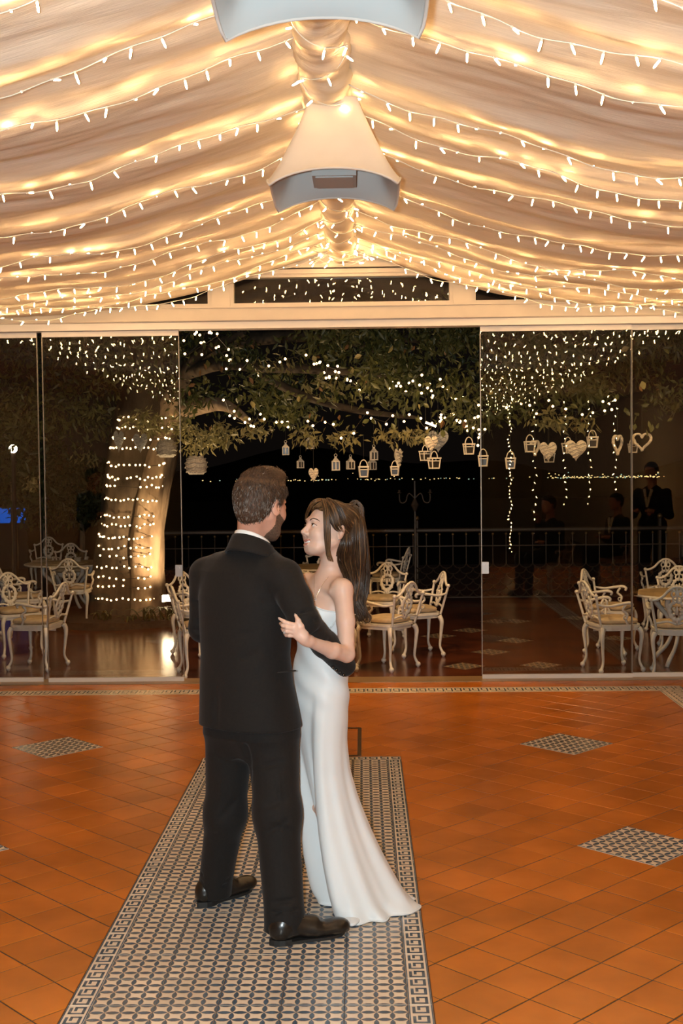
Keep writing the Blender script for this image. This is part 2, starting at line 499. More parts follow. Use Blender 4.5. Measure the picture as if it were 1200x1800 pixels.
for c in range(6):
    w = (CX1 - CX0) / 6
    for yb in (CY1 - .04, CY0 + .04): link('key_border_tile', KT, floor, (CX0 + (c + .5) * w, yb, 0), rot=(0, 0, PI / 2), scale=(1, w / S, 1))
# border along the glass wall and turning down the right-hand side
x = STRIP_X1 - S / 2
while x > -4.7:
    link('key_border_tile', KW, floor, (x, (STRIP_Y0 + STRIP_Y1) / 2, 0), rot=(0, 0, PI / 2)); x -= S
y = STRIP_Y0 - S / 2
while y > 3.0:
    link('key_border_tile', KW, floor, ((STRIP_X0 + STRIP_X1) / 2, y, 0)); y -= S
# patterned squares of two by two tiles set among the clay tiles
deco = []
for a in (-1, 0):
    for b in (-2, -1, 0):
        c = B0 + Vector((a * 11 * D45, b * 7 * D45))
        if CX0 - .3 < c.x < CX1 + .3: continue
        deco.append(c)
        for du in (-.5, .5):
            for dv in (-.5, .5):
                o = Vector(((du - dv) * S / math.sqrt(2), (du + dv) * S / math.sqrt(2)))
                link('patterned_tile', PT, floor, (c.x + o.x, c.y + o.y, 0.0006), rot=(0, 0, PI / 4))
# clay tiles laid on the diagonal
def clip(poly, n, c):                            # keep n.p <= c
    out = []
    for i in range(len(poly)):
        a, b = poly[i], poly[(i + 1) % len(poly)]
        da, db = n[0] * a[0] + n[1] * a[1] - c, n[0] * b[0] + n[1] * b[1] - c
        if da <= 0: out.append(a)
        if (da < 0) != (db < 0) and abs(da - db) > 1e-9:
            t = da / (da - db); out.append((a[0] + (b[0] - a[0]) * t, a[1] + (b[1] - a[1]) * t))
    return out
tiles = []
g = S / 2 - .0030; r2 = math.sqrt(.5)
for i in range(-62, 40):
    for j in range(-62, 40):
        u, v = (i + .5) * S, (j + .5) * S
        c = Vector((B0.x + (u - v) * r2, B0.y + (u + v) * r2))
        if not (-4.75 < c.x < 4.75 and -1.0 < c.y < 9.85): continue
        if any(abs((c - d).x) + abs((c - d).y) < .42 for d in deco): continue
        poly = [(c.x + (a - b) * r2, c.y + (a + b) * r2) for a, b in ((-g, -g), (g, -g), (g, g), (-g, g))]
        pieces = [poly]
        def carve(ps, x0, x1, y0, y1):              # everything outside a rectangle, as separate pieces
            out = []
            for p in ps:
                xs, ys_ = [q[0] for q in p], [q[1] for q in p]
                if max(xs) <= x0 or min(xs) >= x1 or max(ys_) <= y0 or min(ys_) >= y1: out.append(p); continue
                mid = clip(clip(p, (-1, 0), -x0), (1, 0), x1) if True else p
                for q in (clip(p, (1, 0), x0), clip(p, (-1, 0), -x1), clip(mid, (0, -1), -y1) if len(mid) > 2 else [], clip(mid, (0, 1), y0) if len(mid) > 2 else []):
                    if len(q) > 2: out.append(q)
            return out
        pieces = carve(pieces, CX0 - .003, CX1 + .003, CY0 - .003, CY1 + .003)
        pieces = carve(pieces, -9, STRIP_X1 + .003, STRIP_Y0 - .003, STRIP_Y1 + .003)
        pieces = carve(pieces, STRIP_X0 - .003, STRIP_X1 + .003, 2.9, STRIP_Y0)
        pieces = [clip(p, (0, 1), 9.735) for p in pieces]
        for p in pieces:
            if len(p) < 3: continue
            n = len(p)
            ar = abs(sum(p[k][0] * p[(k + 1) % n][1] - p[(k + 1) % n][0] * p[k][1] for k in range(n))) / 2
            if ar < .00008: continue
            full = abs(ar - 4 * g * g) < 1e-6
            cc = c if full else Vector((sum(q[0] for q in p) / n, sum(q[1] for q in p) / n))
            inside = [project((q[0], q[1], 0)) for q in p]
            vis = sum(1 for q in inside if 0 <= q[0] <= 1200 and 0 <= q[1] <= 1800) if c.y > 1 else 0
            par = abs(sum(inside[k][0] * inside[(k + 1) % n][1] - inside[(k + 1) % n][0] * inside[k][1] for k in range(n))) / 2
            tiles.append((par * vis / n, full, cc, p))
tiles.sort(key=lambda t: -t[0])
mb = MB(); chamfer_tile(mb, [(-g, -g), (g, -g), (g, g), (-g, g)]); CT = mb.mesh('clay_tile', 'terracotta')
rest = MB()
for k, (sc_, full, c, poly) in enumerate(tiles):
    dz = nrng.uniform(-.0006, .0004)
    if k < 290:
        if full:
            link('clay_tile', CT, floor, (c.x, c.y, dz), rot=(float(np.clip(nrng.normal(0, .0025), -.005, .005)), float(np.clip(nrng.normal(0, .0025), -.005, .005)), PI / 4))
        else:
            mb = MB(); chamfer_tile(mb, [(p[0] - c.x, p[1] - c.y) for p in poly])
            mb.obj('clay_tile', 'terracotta', floor, loc=(c.x, c.y, dz))
    else:
        chamfer_tile(rest, poly, top=dz)
rest.obj('clay_tile_field', 'terracotta', floor, kind='stuff')

# small metal-framed floor hatch at the far end of the runner
c0 = ground(632, 1280); c1 = ground(632, 1326)
hx1 = c0.x; hx0 = hx1 - .42; hy1 = c0.y; hy0 = CY1 + .02
hatch = empty('floor_hatch', ((hx0 + hx1) / 2, (hy0 + hy1) / 2, 0), label='small dark metal frame of a floor hatch at the end of the patterned runner', cat='floor hatch')
w, l = hx1 - hx0, hy1 - hy0
mat('hatch_metal', (0.08, 0.045, 0.02), 0.4, metal=0.5)
for x0, x1, y0, y1 in ((-w / 2, w / 2, l / 2 - .012, l / 2 + .012), (-w / 2, w / 2, -l / 2 - .012, -l / 2 + .012), (w / 2 - .012, w / 2 + .012, -l / 2, l / 2), (-w / 2 - .012, -w / 2 + .012, -l / 2, l / 2)):
    bx(MB(), x0, x1, y0, y1, -.004, .0035).obj('frame_bar', 'hatch_metal', hatch)

# ================================================================== CEILING LIGHT SHADES
def shade(Yc, xc, label):
    t = empty('ceiling_shade', (xc, Yc, 2.985), label=label, cat='lamp shade', group='white flared shades under the ridge')
    H = .43; n = 14
    def shell(off):
        vs = []; rows = 13; per = 4 * n
        for r in range(rows):
            s = r / (rows - 1)
            half = .112 + (.297 - .112) * (s ** 1.12) - off
            for k in range(per):
                e, q = divmod(k, n); f = -1 + 2 * q / n
                bow = (1 - f * f) * .014 * s
                cr = .94 + .06 * (1 - abs(f) ** 6)
                x, y = [(f, -1), (1, f), (-f, 1), (-1, -f)][e]
                x, y = x * half * cr, y * half * cr
                arch = .068 * (1 - abs(f) ** 2.2) * (s ** 5)
                vs.append((x, y, H * (1 - s) + arch))
        fs = []
        for r in range(rows - 1):
            for k in range(per):
                k2 = (k + 1) % per
                fs.append((r * per + k, (r + 1) * per + k, (r + 1) * per + k2, r * per + k2))
        return vs, fs, rows, per
    vs, fs, rows, per = shell(0)
    MB().add(vs, fs).obj('cover', 'shade_fabric', t, smooth=True)
    vi, fi, _, _ = shell(.007)
    MB().add(vi, [f[::-1] for f in fi]).obj('lining', 'shade_lining', t, smooth=True)
    ring = [Vector(vs[(rows - 1) * per + k]) - Vector((0, 0, .001)) for k in range(per)]
    MB().tube(ring, .0062, 6, closed=True).obj('hem_piping', 'shade_fabric', t, smooth=True)
    b = MB(); bx(b, -.1, .1, -.12, .12, .075, .16); b.obj('lamp_box', 'shade_lining', t)
    bx(MB(), -.085, .085, -.105, .105, .069, .075).obj('diffuser', 'shade_lining', t)
    bx(MB(), -.03, .03, -.03, .03, .16, .44).obj('stem', 'alu_white', t)
    return t
shade(5.635, at(586, 330, 5.37).x, 'white flared fabric shade hanging whole in view under the ridge')
shade(3.27, at(566, 58, 3.55).x, 'nearest white flared fabric shade, cut off by the top of the picture')

# ================================================================== FAIRY LIGHTS OF THE CEILING
def bulb_mesh(name, emat, r=.0041, L=.033):
    mb = MB()
    mb.tube([(0, 0, -.012), (0, 0, 0)], .0046, 5, 1)
    mb.tube([(0, 0, 0), (0, 0, -L * .0 + .001), (0, 0, L * .8), (0, 0, L)], [r * .9, r, r * .95, r * .35], 5, 0)
    return mb.mesh(name, [emat, 'wire_white'])
BULB = bulb_mesh('bulb', 'bulb')
def orient(v):
    return Vector((0, 0, 1)).rotation_difference(Vector(v).normalized()).to_euler()
SPEC_L = [3.75, 4.32, 4.84, 5.68, 6.42, 7.25, 7.80, 8.28, 8.72, 9.12, 9.48]
SPEC_R = [3.62, 4.18, 4.52, 5.38, 5.84, 6.42, 7.25, 7.95, 8.40, 8.85, 9.22, 9.52]
def light_string(Y0, side, step, dmax, label, group, lo=.10):
    root = empty('string_light', (XR, Y0, 3.4), label=label, cat='string light', group=group)
    ph = nrng.uniform(0, 6.3); am = nrng.uniform(.015, .04)
    def pos(d):
        Y = Y0 + am * math.sin(d * 1.6 + ph) + .012 * math.sin(d * 9 + ph * 2)
        return Vector((side * d, Y - Y0, float(ceil_z(d, Y, side)) - 3.4 - .046 - .018 * math.sin(d * 6.1 + ph) - .004 * math.sin(d * 23 + ph)))
    pts = [pos(d) for d in np.arange(lo, dmax, .035)]
    MB().tube(pts, .0028, 4).obj('wire', 'wire_white', root, smooth=True)
    d = lo + nrng.uniform(.02, .08)
    while d < dmax:
        p = pos(d)
        up = nrng.random() < .28
        v = Vector((nrng.normal(0, .4), (.9 if up else nrng.normal(-.1, .45)), (.25 if up else -1.0)))
        v.normalize()
        link('bulb', BULB, root, p + v * .010, orient(v))
        d += step * nrng.uniform(.85, 1.15) / 1.08
    return root
ORD = ['first', 'second', 'third', 'fourth', 'fifth', 'sixth', 'seventh', 'eighth', 'ninth', 'tenth', 'eleventh', 'twelfth']
for side, spec, nm in ((-1, SPEC_L, 'left'), (1, SPEC_R, 'right')):
    n = len(spec)
    for i, Y0 in enumerate(spec):
        light_string(Y0, side, .105, 3.05, 'white fairy light string on the %s ceiling slope, %s from the gable window' % (nm, ORD[n - 1 - i]), 'fairy light strings across the ceiling drape')
    for k, Y0 in enumerate((3.1, 2.5, 1.9, 1.2, .5, -.2, -1.0, -1.8, -2.6, -3.4, -4.3, -5.2, -6.1, -7.0, -8.0, -9.0, -10.0, -11.0, -12.0)):
        light_string(Y0, side, .15 if Y0 > -3 else .19, 3.2, 'fairy light string on the %s ceiling slope, seen only mirrored in the glass' % nm, 'fairy light strings mirrored in the glass')
# strings wound round the ridge beam
root = empty('string_light', (XR, 6.5, 3.36), label='white fairy light string wound round the fabric-wrapped ridge beam', cat='string light', group='fairy light strings across the ceiling drape')
pts = []
for k in range(0, 520):
    y = 3.2 + k * .0125; a = -PI / 2 + 1.25 * math.sin(k * .105) * (1 if (k // 60) % 2 else .8)
    pts.append(Vector((.120 * math.cos(a), y - 6.5, 3.475 + .120 * math.sin(a) - 3.36)))
MB().tube(pts, .0028, 4).obj('wire', 'wire_white', root, smooth=True)
for k in range(4, 520, 9):
    p = pts[k]; v = Vector((p.x, nrng.normal(0, .05), p.z - .115)).normalized()
    link('bulb', BULB, root, p + v * .012, orient(v + Vector((nrng.normal(0, .7), nrng.normal(0, .7), 0))))
# bright bunch of bulbs where the ridge meets the gable
root = empty('string_light', (XR, 9.5, 3.35), label='bunch of fairy lights gathered at the far end of the ridge', cat='string light')
pts = [Vector((.22 * math.sin(k * .9), -.25 + .012 * k, .03 + .05 * math.cos(k * 1.3))) for k in range(34)]
MB().tube(pts, .0028, 4).obj('wire', 'wire_white', root, smooth=True)
for k in range(0, 34, 2):
    v = Vector((nrng.normal(0, 1), nrng.normal(0, 1), -.6)).normalized()
    link('bulb', BULB, root, pts[k] + v * .012, orient(v))
# curtain of hanging strings behind the dance floor, seen mirrored in the right-hand glass
for k, X in enumerate((2.42, 2.82, 3.32, 3.72, 4.14)):
    root = empty('hanging_light_string', (X, -.3, 2.9), label='hanging fairy light string mirrored in the right-hand glass, %s from the door latch' % ORD[k], cat='string light', group='light curtain mirrored in the glass')
    pts = [Vector((.02 * math.sin(j * .9 + k), 0, -.06 * j)) for j in range(44 if k < 2 else 32)]
    MB().tube(pts, .0025, 4).obj('wire', 'wire_white', root)
    for j in range(2, len(pts), 1 if k == 0 else 2):
        v = Vector((nrng.normal(0, .6), nrng.normal(0, .6), -1)).normalized()
        link('bulb', BULB, root, pts[j] + v * .01, orient(v), scale=(1.7, 1.7, .9))

# ================================================================== TERRACE AND GARDEN
def gnd(x, y): return ground(x, y, TZ)
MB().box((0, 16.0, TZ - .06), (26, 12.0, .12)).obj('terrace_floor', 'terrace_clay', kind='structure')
terrace = bpy.data.objects['terrace_floor']
mat('tile_dull', (0.30, 0.19, 0.09), 0.4, var=0.2, scale=20)  # darker, duller ground colour for the terrace tiles
PT2 = PT.copy(); PT2.materials[0] = MATS['tile_dull']
for x, y in ((826, 1108), (872, 1092), (904, 1126), (862, 1146), (815, 1171), (950, 1169), (1010, 1086), (770, 1118), (640, 1095), (1085, 1122), (905, 1092), (1160, 1100)):
    p = gnd(x, y)
    link('patterned_tile', PT2, terrace, (p.x, p.y, TZ + .0008), rot=(0, 0, PI / 4), scale=(1.35, 1.35, 1))
mat('lawn_dark', (0.010, 0.012, 0.006), 0.95, var=0.5, scale=3)
MB().box((0, 61.9, -1.6), (180, 79.6, 1.0)).obj('ground_slope', 'lawn_dark', kind='structure')

# --- balustrade at the terrace edge: plain pickets with ball tops over a fish-scale band
RY = 16.0
root = empty('balustrade', (1.2, RY, TZ), label='dark wrought-iron balustrade with fish-scale band along the terrace edge', cat='railing')
x0, x1 = -3.2, 5.6
def rail(z, r): MB().tube([(x0 - 1.2, 0, z), (x1 - 1.2, 0, z)], r, 6).obj('rail', 'iron', root)
rail(.95, .028); rail(.74, .010); rail(.06, .012)
pk = MB(); pk.tube([(0, 0, .50), (0, 0, .88)], .008, 5); PKM = pk.mesh('picket', 'iron')
pb = MB(); pb.sphere((0, 0, .895), .019, 8, 5); PBM = pb.mesh('picket_ball', 'iron_brass', True)
nx = int((x1 - x0) / .175)
for k in range(nx + 1):
    x = x0 - 1.2 + k * .175
    o = link('picket', PKM, root, (x, 0, 0)); link('picket_ball', PBM, o)
sc_ = []
arc = [Vector((.0875 * math.cos(a), 0, .075 * math.sin(a))) for a in np.linspace(PI, 2 * PI, 9)]
am = MB(); am.tube([Vector((p.x, 0, p.z + .0)) for p in arc], .0075, 4); AM = am.mesh('scale_arc', 'iron')
for r in range(6):
    for k in range(nx):
        link('scale_arc', AM, root, (x0 - 1.2 + (k + (.5 if r % 2 == 0 else 1.0)) * .175, 0, .50 - r * .075 + .02))
for x in (x0, .70, 3.9):
    p = MB(); p.tube([(x - 1.2, .03, 0), (x - 1.2, .03, 1.08)], .026, 6); o = p.obj('post', 'iron', root)
    MB().sphere((x - 1.2, .03, 1.11), .036, 8, 6).obj('post_ball', 'iron_brass', o, smooth=True)

# --- tall wrought-iron candelabra stand on the terrace
c = at(729, 900, 15.0)
root = empty('candelabra', (c.x, 15.0, TZ), label='tall thin black iron candelabra standing before the balustrade', cat='candelabra')
p = MB(); p.tube([(0, 0, 0), (0, 0, 1.62)], .013, 6); p.tube([(0, 0, 1.24), (0, 0, 1.32), (0, 0, 1.40)], [.014, .05, .014], 8); p.obj('pole', 'iron', root)
for s in (-1, 1):
    MB().tube(spline([(0, 0, 1.40), (s * .06, 0, 1.46), (s * .09, 0, 1.44), (s * .11, 0, 1.37), (s * .15, 0, 1.345), (s * .185, 0, 1.37), (s * .19, 0, 1.46)], 5), .010, 6).obj('arm', 'iron', root, smooth=True)
    MB().lathe([(.008, 0), (.03, .01), (.03, .018), (.014, .02), (.014, .05)], 8, (s * .19, 0, 1.46)).obj('candle_cup', 'iron', root)
for a in range(3):
    an = a * 2.1
    MB().tube(spline([(0, 0, .16), (.09 * math.cos(an), .09 * math.sin(an), .12), (.17 * math.cos(an), .17 * math.sin(an), .012)], 5), .011, 5).obj('foot', 'iron', root)

# --- big tree: planted bed, trunk, branches, foliage
TY = 14.35
base = at(228, 1090, TY); BX = base.x
bed = empty('planting_bed', (BX, 14.6, TZ), kind='structure')
mb = MB()
ringp = []
for k in range(40):
    a = 2 * PI * k / 40; r = 1 + .06 * math.sin(3 * a + 1)
    ringp.append((1.18 * r * math.cos(a), 1.1 * r * math.sin(a)))
vs = [(x, y, 0) for x, y in ringp] + [(x * .93, y * .93, .07) for x, y in ringp] + [(0, 0, .13)]
fs = [(k, (k + 1) % 40, 40 + (k + 1) % 40, 40 + k) for k in range(40)] + [(40 + k, 40 + (k + 1) % 40, 80) for k in range(40)]
mb.add(vs, fs).obj('soil', 'soil', bed)
# tufts of low plants in the bed
def tuft(px, py, Y, n, L, label):
    p = at(px, py, Y)
    r = empty('bed_plant', (p.x, Y, TZ + .07), label=label, cat='plant', group='low plants in the tree bed')
    for k in range(n):
        a = nrng.uniform(0, 2 * PI); ln = L * nrng.uniform(.6, 1.1); o = nrng.normal(0, .05, 2)
        q = [(o[0], o[1], 0), (o[0] + .4 * ln * math.cos(a), o[1] + .4 * ln * math.sin(a), ln * .55), (o[0] + ln * math.cos(a), o[1] + ln * math.sin(a), ln * .45)]
        MB().tube(spline(q, 4), [.008, .013, .014, .014, .013, .012, .009, .006, .001], 4, flat=.25).obj('blade', 'leaf', r, smooth=True)
tuft(262, 1090, 13.75, 16, .26, 'spiky low plant in the bed below the floodlight')
tuft(300, 1095, 13.8, 13, .24, 'spiky low plant at the right edge of the tree bed')
tuft(180, 1092, 13.8, 12, .20, 'small low plant at the left edge of the tree bed')
tuft(225, 1098, 13.7, 9, .13, 'shortest low plant at the front of the tree bed')

tree = empty('tree', (BX, TY, TZ), label='big spreading tree with trunk wrapped in fairy lights', cat='tree')
def tl(px, py, Y): q = at(px, py, Y); return Vector((q.x - BX, Y - TY, q.z - TZ))
def ring_tube(name, path, radii, mname, n=26, rough=.08, seed=0, parent=None):
    """gnarled trunk or limb"""
    P = spline(path, 8); m = len(P); Rr = lerp_list(radii, m); vs = []; prev = None
    for i in range(m):
        t = (P[min(i + 1, m - 1)] - P[max(0, i - 1)]).normalized()
        a = Vector((1, 0, 0)) if prev is None else prev
        a = (a - t * a.dot(t)).normalized(); prev = a; b = t.cross(a)
        for k in range(n):
            an = 2 * PI * k / n
            w = 1 + rough * (math.sin(5 * an + seed + i * .09) * .7 + .6 * math.sin(9 * an - seed * 2 + i * .23) + .5 * math.sin(3 * an + i * .31 + seed) + .35 * math.sin(17 * an + i * .5))
            vs.append(P[i] + (a * math.cos(an) + b * math.sin(an)) * Rr[i] * w)
    V = np.array([tuple(v) for v in vs]); Fq = grid_faces(m, n, True)
    return link(name, fast_mesh(name, V, Fq, mname), parent or tree)
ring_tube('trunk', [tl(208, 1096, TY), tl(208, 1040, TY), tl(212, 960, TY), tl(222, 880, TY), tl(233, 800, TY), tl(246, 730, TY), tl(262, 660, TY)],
          [.36, .32, .28, .27, .27, .30, .22], 'bark_shaded', rough=.07, seed=1)
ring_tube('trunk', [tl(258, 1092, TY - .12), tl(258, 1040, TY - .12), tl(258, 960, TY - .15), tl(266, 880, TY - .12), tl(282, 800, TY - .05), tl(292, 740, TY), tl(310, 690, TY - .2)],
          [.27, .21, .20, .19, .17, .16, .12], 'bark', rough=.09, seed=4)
LIMBS = [
    ([(300, 730, 0), (345, 715, -.3), (395, 712, -.7), (440, 742, -.9)], [.12, .10, .07, .03]),
    ([(310, 700, -.2), (335, 640, -.4), (370, 610, -.7), (430, 585, -1.0)], [.10, .08, .06, .03]),
    ([(330, 655, -.3), (390, 640, -.9), (460, 645, -1.4), (560, 650, -1.9), (680, 660, -2.2)], [.08, .07, .06, .045, .02]),
    ([(262, 660, 0), (250, 610, .2), (200, 580, .4), (120, 570, .6)], [.2, .14, .09, .04]),
    ([(440, 645, -1.2), (520, 690, -1.5), (620, 720, -1.8), (740, 735, -2.0)], [.05, .045, .035, .015]),
    ([(300, 640, 0), (420, 600, .2), (600, 590, .3), (820, 600, .2), (1010, 620, .0)], [.11, .09, .07, .05, .03]),
    ([(600, 590, .3), (720, 640, .0), (860, 690, -.3), (990, 720, -.5)], [.06, .05, .04, .015]),
]
for i, (pts, rad) in enumerate(LIMBS):
    ring_tube('branch', [tl(x, y, TY + d) for x, y, d in pts], rad, 'bark' if i < 1 else 'bark_shaded', n=12, seed=i + 2)

# foliage: leaves as real folded blades
def leaf_cloud(centres, n, size, seed):
    """centres: list of (px,py,Y,rx,rz,ry,weight) -> verts (n*5... ) of folded leaves, four triangles each"""
    r = np.random.default_rng(seed)
    w = np.array([c[6] for c in centres], float); w /= w.sum()
    idx = r.choice(len(centres), n, p=w)
    C = np.array([tuple(at(c[0], c[1], c[2])) for c in centres]); Rr = np.array([(c[3], c[5], c[4]) for c in centres])
    g = r.normal(0, 1, (n, 3)); g /= np.linalg.norm(g, axis=1)[:, None]
    g *= (r.uniform(0, 1, n) ** (1 / 2.4))[:, None]
    p = C[idx] + g * Rr[idx]
    ax = r.normal(0, 1, (n, 3)); ax[:, 2] -= .7; ax /= np.linalg.norm(ax, axis=1)[:, None]
    nn = r.normal(0, 1, (n, 3)); sd = np.cross(ax, nn); sd /= np.linalg.norm(sd, axis=1)[:, None]
    nm = np.cross(sd, ax)
    L = size * r.uniform(.6, 1.35, n)[:, None]; W = L * r.uniform(.26, .40, n)[:, None]
    V = np.stack([p, p + ax * L * .5 + sd * W * .5 + nm * W * .22, p + ax * L, p + ax * L * .5 - sd * W * .5 + nm * W * .22, p + ax * L * .52 - nm * W * .06], 1)
    b = (np.arange(n) * 5)[:, None, None]
    Fq = (np.array([[0, 1, 4], [1, 2, 4], [2, 3, 4], [3, 0, 4]])[None] + b).reshape(-1, 3)
    return V.reshape(-1, 3), Fq, V
CAN = []
cr = np.random.default_rng(3)
for k in range(120):                              # the crown as seen through the opening
    x = cr.uniform(320, 1215); ylow = 722 + 22 * math.sin(x / 61.0) + 12 * math.sin(x / 23.0) + (12 if x < 900 else 0)
    y = cr.uniform(545, ylow)
    CAN.append((x, y, cr.uniform(11.6, 14.6), .30, .20, .40, 1.0))
for k in range(46):                               # the left part of the crown behind the glass
    x = cr.uniform(-40, 330); ylow = 770 + 18 * math.sin(x / 37.0) - (max(0, x - 150)) * .55
    CAN.append((x, cr.uniform(560, ylow), cr.uniform(13.2, 16.0), .42, .26, .45, 1.0))
Vn, Fn, _ = leaf_cloud(CAN, 17000, .095, 8)
Vn = Vn - np.array([BX, TY, TZ])
link('foliage', fast_mesh('foliage', Vn, Fn, 'leaf', False), tree, kind='stuff')
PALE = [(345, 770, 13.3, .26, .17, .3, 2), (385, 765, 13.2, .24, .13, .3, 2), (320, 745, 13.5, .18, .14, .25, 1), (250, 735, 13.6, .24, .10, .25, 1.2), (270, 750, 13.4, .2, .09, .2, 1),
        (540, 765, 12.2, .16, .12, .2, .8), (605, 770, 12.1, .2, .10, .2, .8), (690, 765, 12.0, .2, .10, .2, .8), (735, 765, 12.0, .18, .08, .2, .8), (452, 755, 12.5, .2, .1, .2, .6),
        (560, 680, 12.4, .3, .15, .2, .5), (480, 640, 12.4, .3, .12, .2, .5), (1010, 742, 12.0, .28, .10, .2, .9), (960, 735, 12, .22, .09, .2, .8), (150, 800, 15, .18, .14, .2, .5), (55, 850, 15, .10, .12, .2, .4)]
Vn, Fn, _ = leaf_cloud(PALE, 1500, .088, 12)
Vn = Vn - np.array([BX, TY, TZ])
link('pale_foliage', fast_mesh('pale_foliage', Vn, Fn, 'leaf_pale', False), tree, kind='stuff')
# nearest, largest leaves hang as single leaves from the rim of the crown
lr = np.random.default_rng(21)
LM = []
for k in range(3):
    mb = MB(); W = (.034, .04, .03)[k]; L = .115
    mb.add([(0, 0, 0), (W * .8, .008, -L * .3), (W, .01, -L * .5), (W * .6, .006, -L * .8), (0, 0, -L), (-W * .6, .006, -L * .8), (-W, .01, -L * .5), (-W * .8, .008, -L * .3), (0, -.006, -L * .5)],
           [(i, (i + 1) % 8, 8) for i in range(8)])
    LM.append(mb.mesh('leaf', ['leaf', 'leaf_pale', 'leaf_brown'][k]))
for k in range(250):
    x = lr.uniform(325, 1190); y = lr.uniform(585, 755)
    q = tl(x, y, lr.uniform(11.2, 11.9))
    link('leaf', LM[int(lr.choice(3, p=[.74, .10, .16]))], tree, q, (lr.normal(0, .7), lr.normal(0, .7), lr.uniform(0, 6.3)), scale=[lr.uniform(.42, .78)] * 3)

# dark garden shrubs and boundary behind the tables on the left
HX = [(20, 800, 18.7, .9, .9, .5, 1), (75, 850, 20.1, .8, .8, .5, 1), (140, 860, 21.4, .8, .7, .5, 1), (10, 690, 18.5, 1.2, .5, .5, 1), (330, 700, 18, .9, .5, .5, .8)]
for i, c in enumerate(HX[:3]):
    q = at(c[0], c[1], c[2])
    r = empty('garden_shrub', (q.x, c[2], TZ - .2), label=('dark shrub in front of the lit garden lamp', 'dark shrub above the blue-lit pool screen', 'dark shrub behind the skirted side table')[i], cat='shrub', group='shrubs behind the left tables')
    V, Fq, _ = leaf_cloud([c], 1300, .15, 40 + i)
    link('foliage', fast_mesh('foliage', V - np.array([q.x, c[2], TZ - .2]), Fq, 'leaf', False), r, kind='stuff')
    MB().tube([(0, 0, 0), (.03, 0, .8), (0, 0, q.z - TZ)], [.06, .05, .03], 6).obj('stem', 'bark', r)

# --- fairy lights on the tree
gb = MB(); gb.sphere((0, 0, 0), .0125, 6, 4); GB = gb.mesh('bulb', 'bulb_garden')
def strand(pts3, label, group, every=1, jit=.0):
    o = pts3[0]
    r = empty('tree_light_strand', o, label=label, cat='string light', group=group)
    P = [p - o for p in pts3]
    MB().tube(P, .004, 3).obj('wire', 'wire_dark', r)
    for k in range(0, len(P), every):
        link('bulb', GB, r, P[k] + Vector(tuple(nrng.normal(0, jit, 3))))
    return r
# rings round the trunk, lowest first
RINGY = [1050, 1030, 1014, 995, 975, 960, 942, 922, 905, 876, 854, 838, 815, 785, 770, 750, 735]
for k, ry in enumerate(RINGY):
    f = (1050 - ry) / 315.0
    xl = np.interp(ry, [735, 800, 880, 960, 1050], [205, 191, 183, 172, 165]); xr = np.interp(ry, [735, 800, 880, 960, 1050], [305, 294, 286, 276, 278])
    pts = []
    n = int(nrng.integers(14, 22)); ph = nrng.uniform(0, 6)
    for j in range(n):
        a = PI * (1 + j / (n - 1.0))
        if nrng.random() < .12: continue
        xc = (xl + xr) / 2 + (xr - xl) / 2 * math.cos(a) ; Yd = TY - .1 - .36 * abs(math.sin(a))
        q = at(xc, ry + 1.5 * math.sin(j * .9 + ph) - 5 * math.sin(a) * .6 + nrng.normal(0, 1.2), Yd)
        pts.append(q)
    strand(pts, 'fairy light strand circling the tree trunk, %s from the ground' % (ORD + ['thirteenth', 'fourteenth', 'fifteenth', 'sixteenth', 'seventeenth'])[k], 'fairy light strands round the trunk', jit=.006)
# strands laid through the crown
CR = [
    ([(325, 600), (345, 588), (372, 590), (398, 618), (380, 612), (350, 600), (362, 592), (330, 628), (378, 590), (392, 635), (408, 640)], 'fairy light strand bunched at the top left of the crown'),
    ([(420, 640), (455, 645), (500, 632), (548, 640), (560, 645), (575, 655), (600, 660), (630, 668), (660, 662), (690, 672), (715, 670), (748, 675), (770, 690), (800, 700), (835, 708)], 'fairy light strand crossing the middle of the crown'),
    ([(400, 718), (412, 730), (428, 738), (445, 745), (470, 744), (495, 742), (525, 745), (570, 742), (605, 757), (640, 735), (690, 742), (735, 740), (760, 742), (790, 735), (815, 745), (835, 752), (845, 768)], 'fairy light strand along the lower edge of the crown'),
    ([(775, 728), (790, 732), (800, 742), (812, 738), (825, 750), (838, 745), (846, 760), (852, 752)], 'fairy light strand bunched at the crown beside the glass edge'),
    ([(560, 655), (590, 668), (620, 662), (655, 672), (700, 680), (740, 690), (760, 678), (795, 690), (820, 695)], 'second fairy light strand just below the middle of the crown'),
    ([(860, 700), (900, 712), (950, 708), (990, 716), (1040, 722), (1070, 716), (1060, 704)], 'fairy light strand in the crown behind the right-hand glass'),
]
for pts, lb in CR:
    P = spline([at(x, y, 11.9 + .3 * math.sin(x * .05)) for x, y in pts], 3)
    strand([p + Vector((nrng.normal(0, .02), nrng.normal(0, .15), nrng.normal(0, .04))) for p in P if nrng.random() < .8], lb, 'fairy light strands in the crown', jit=.015)

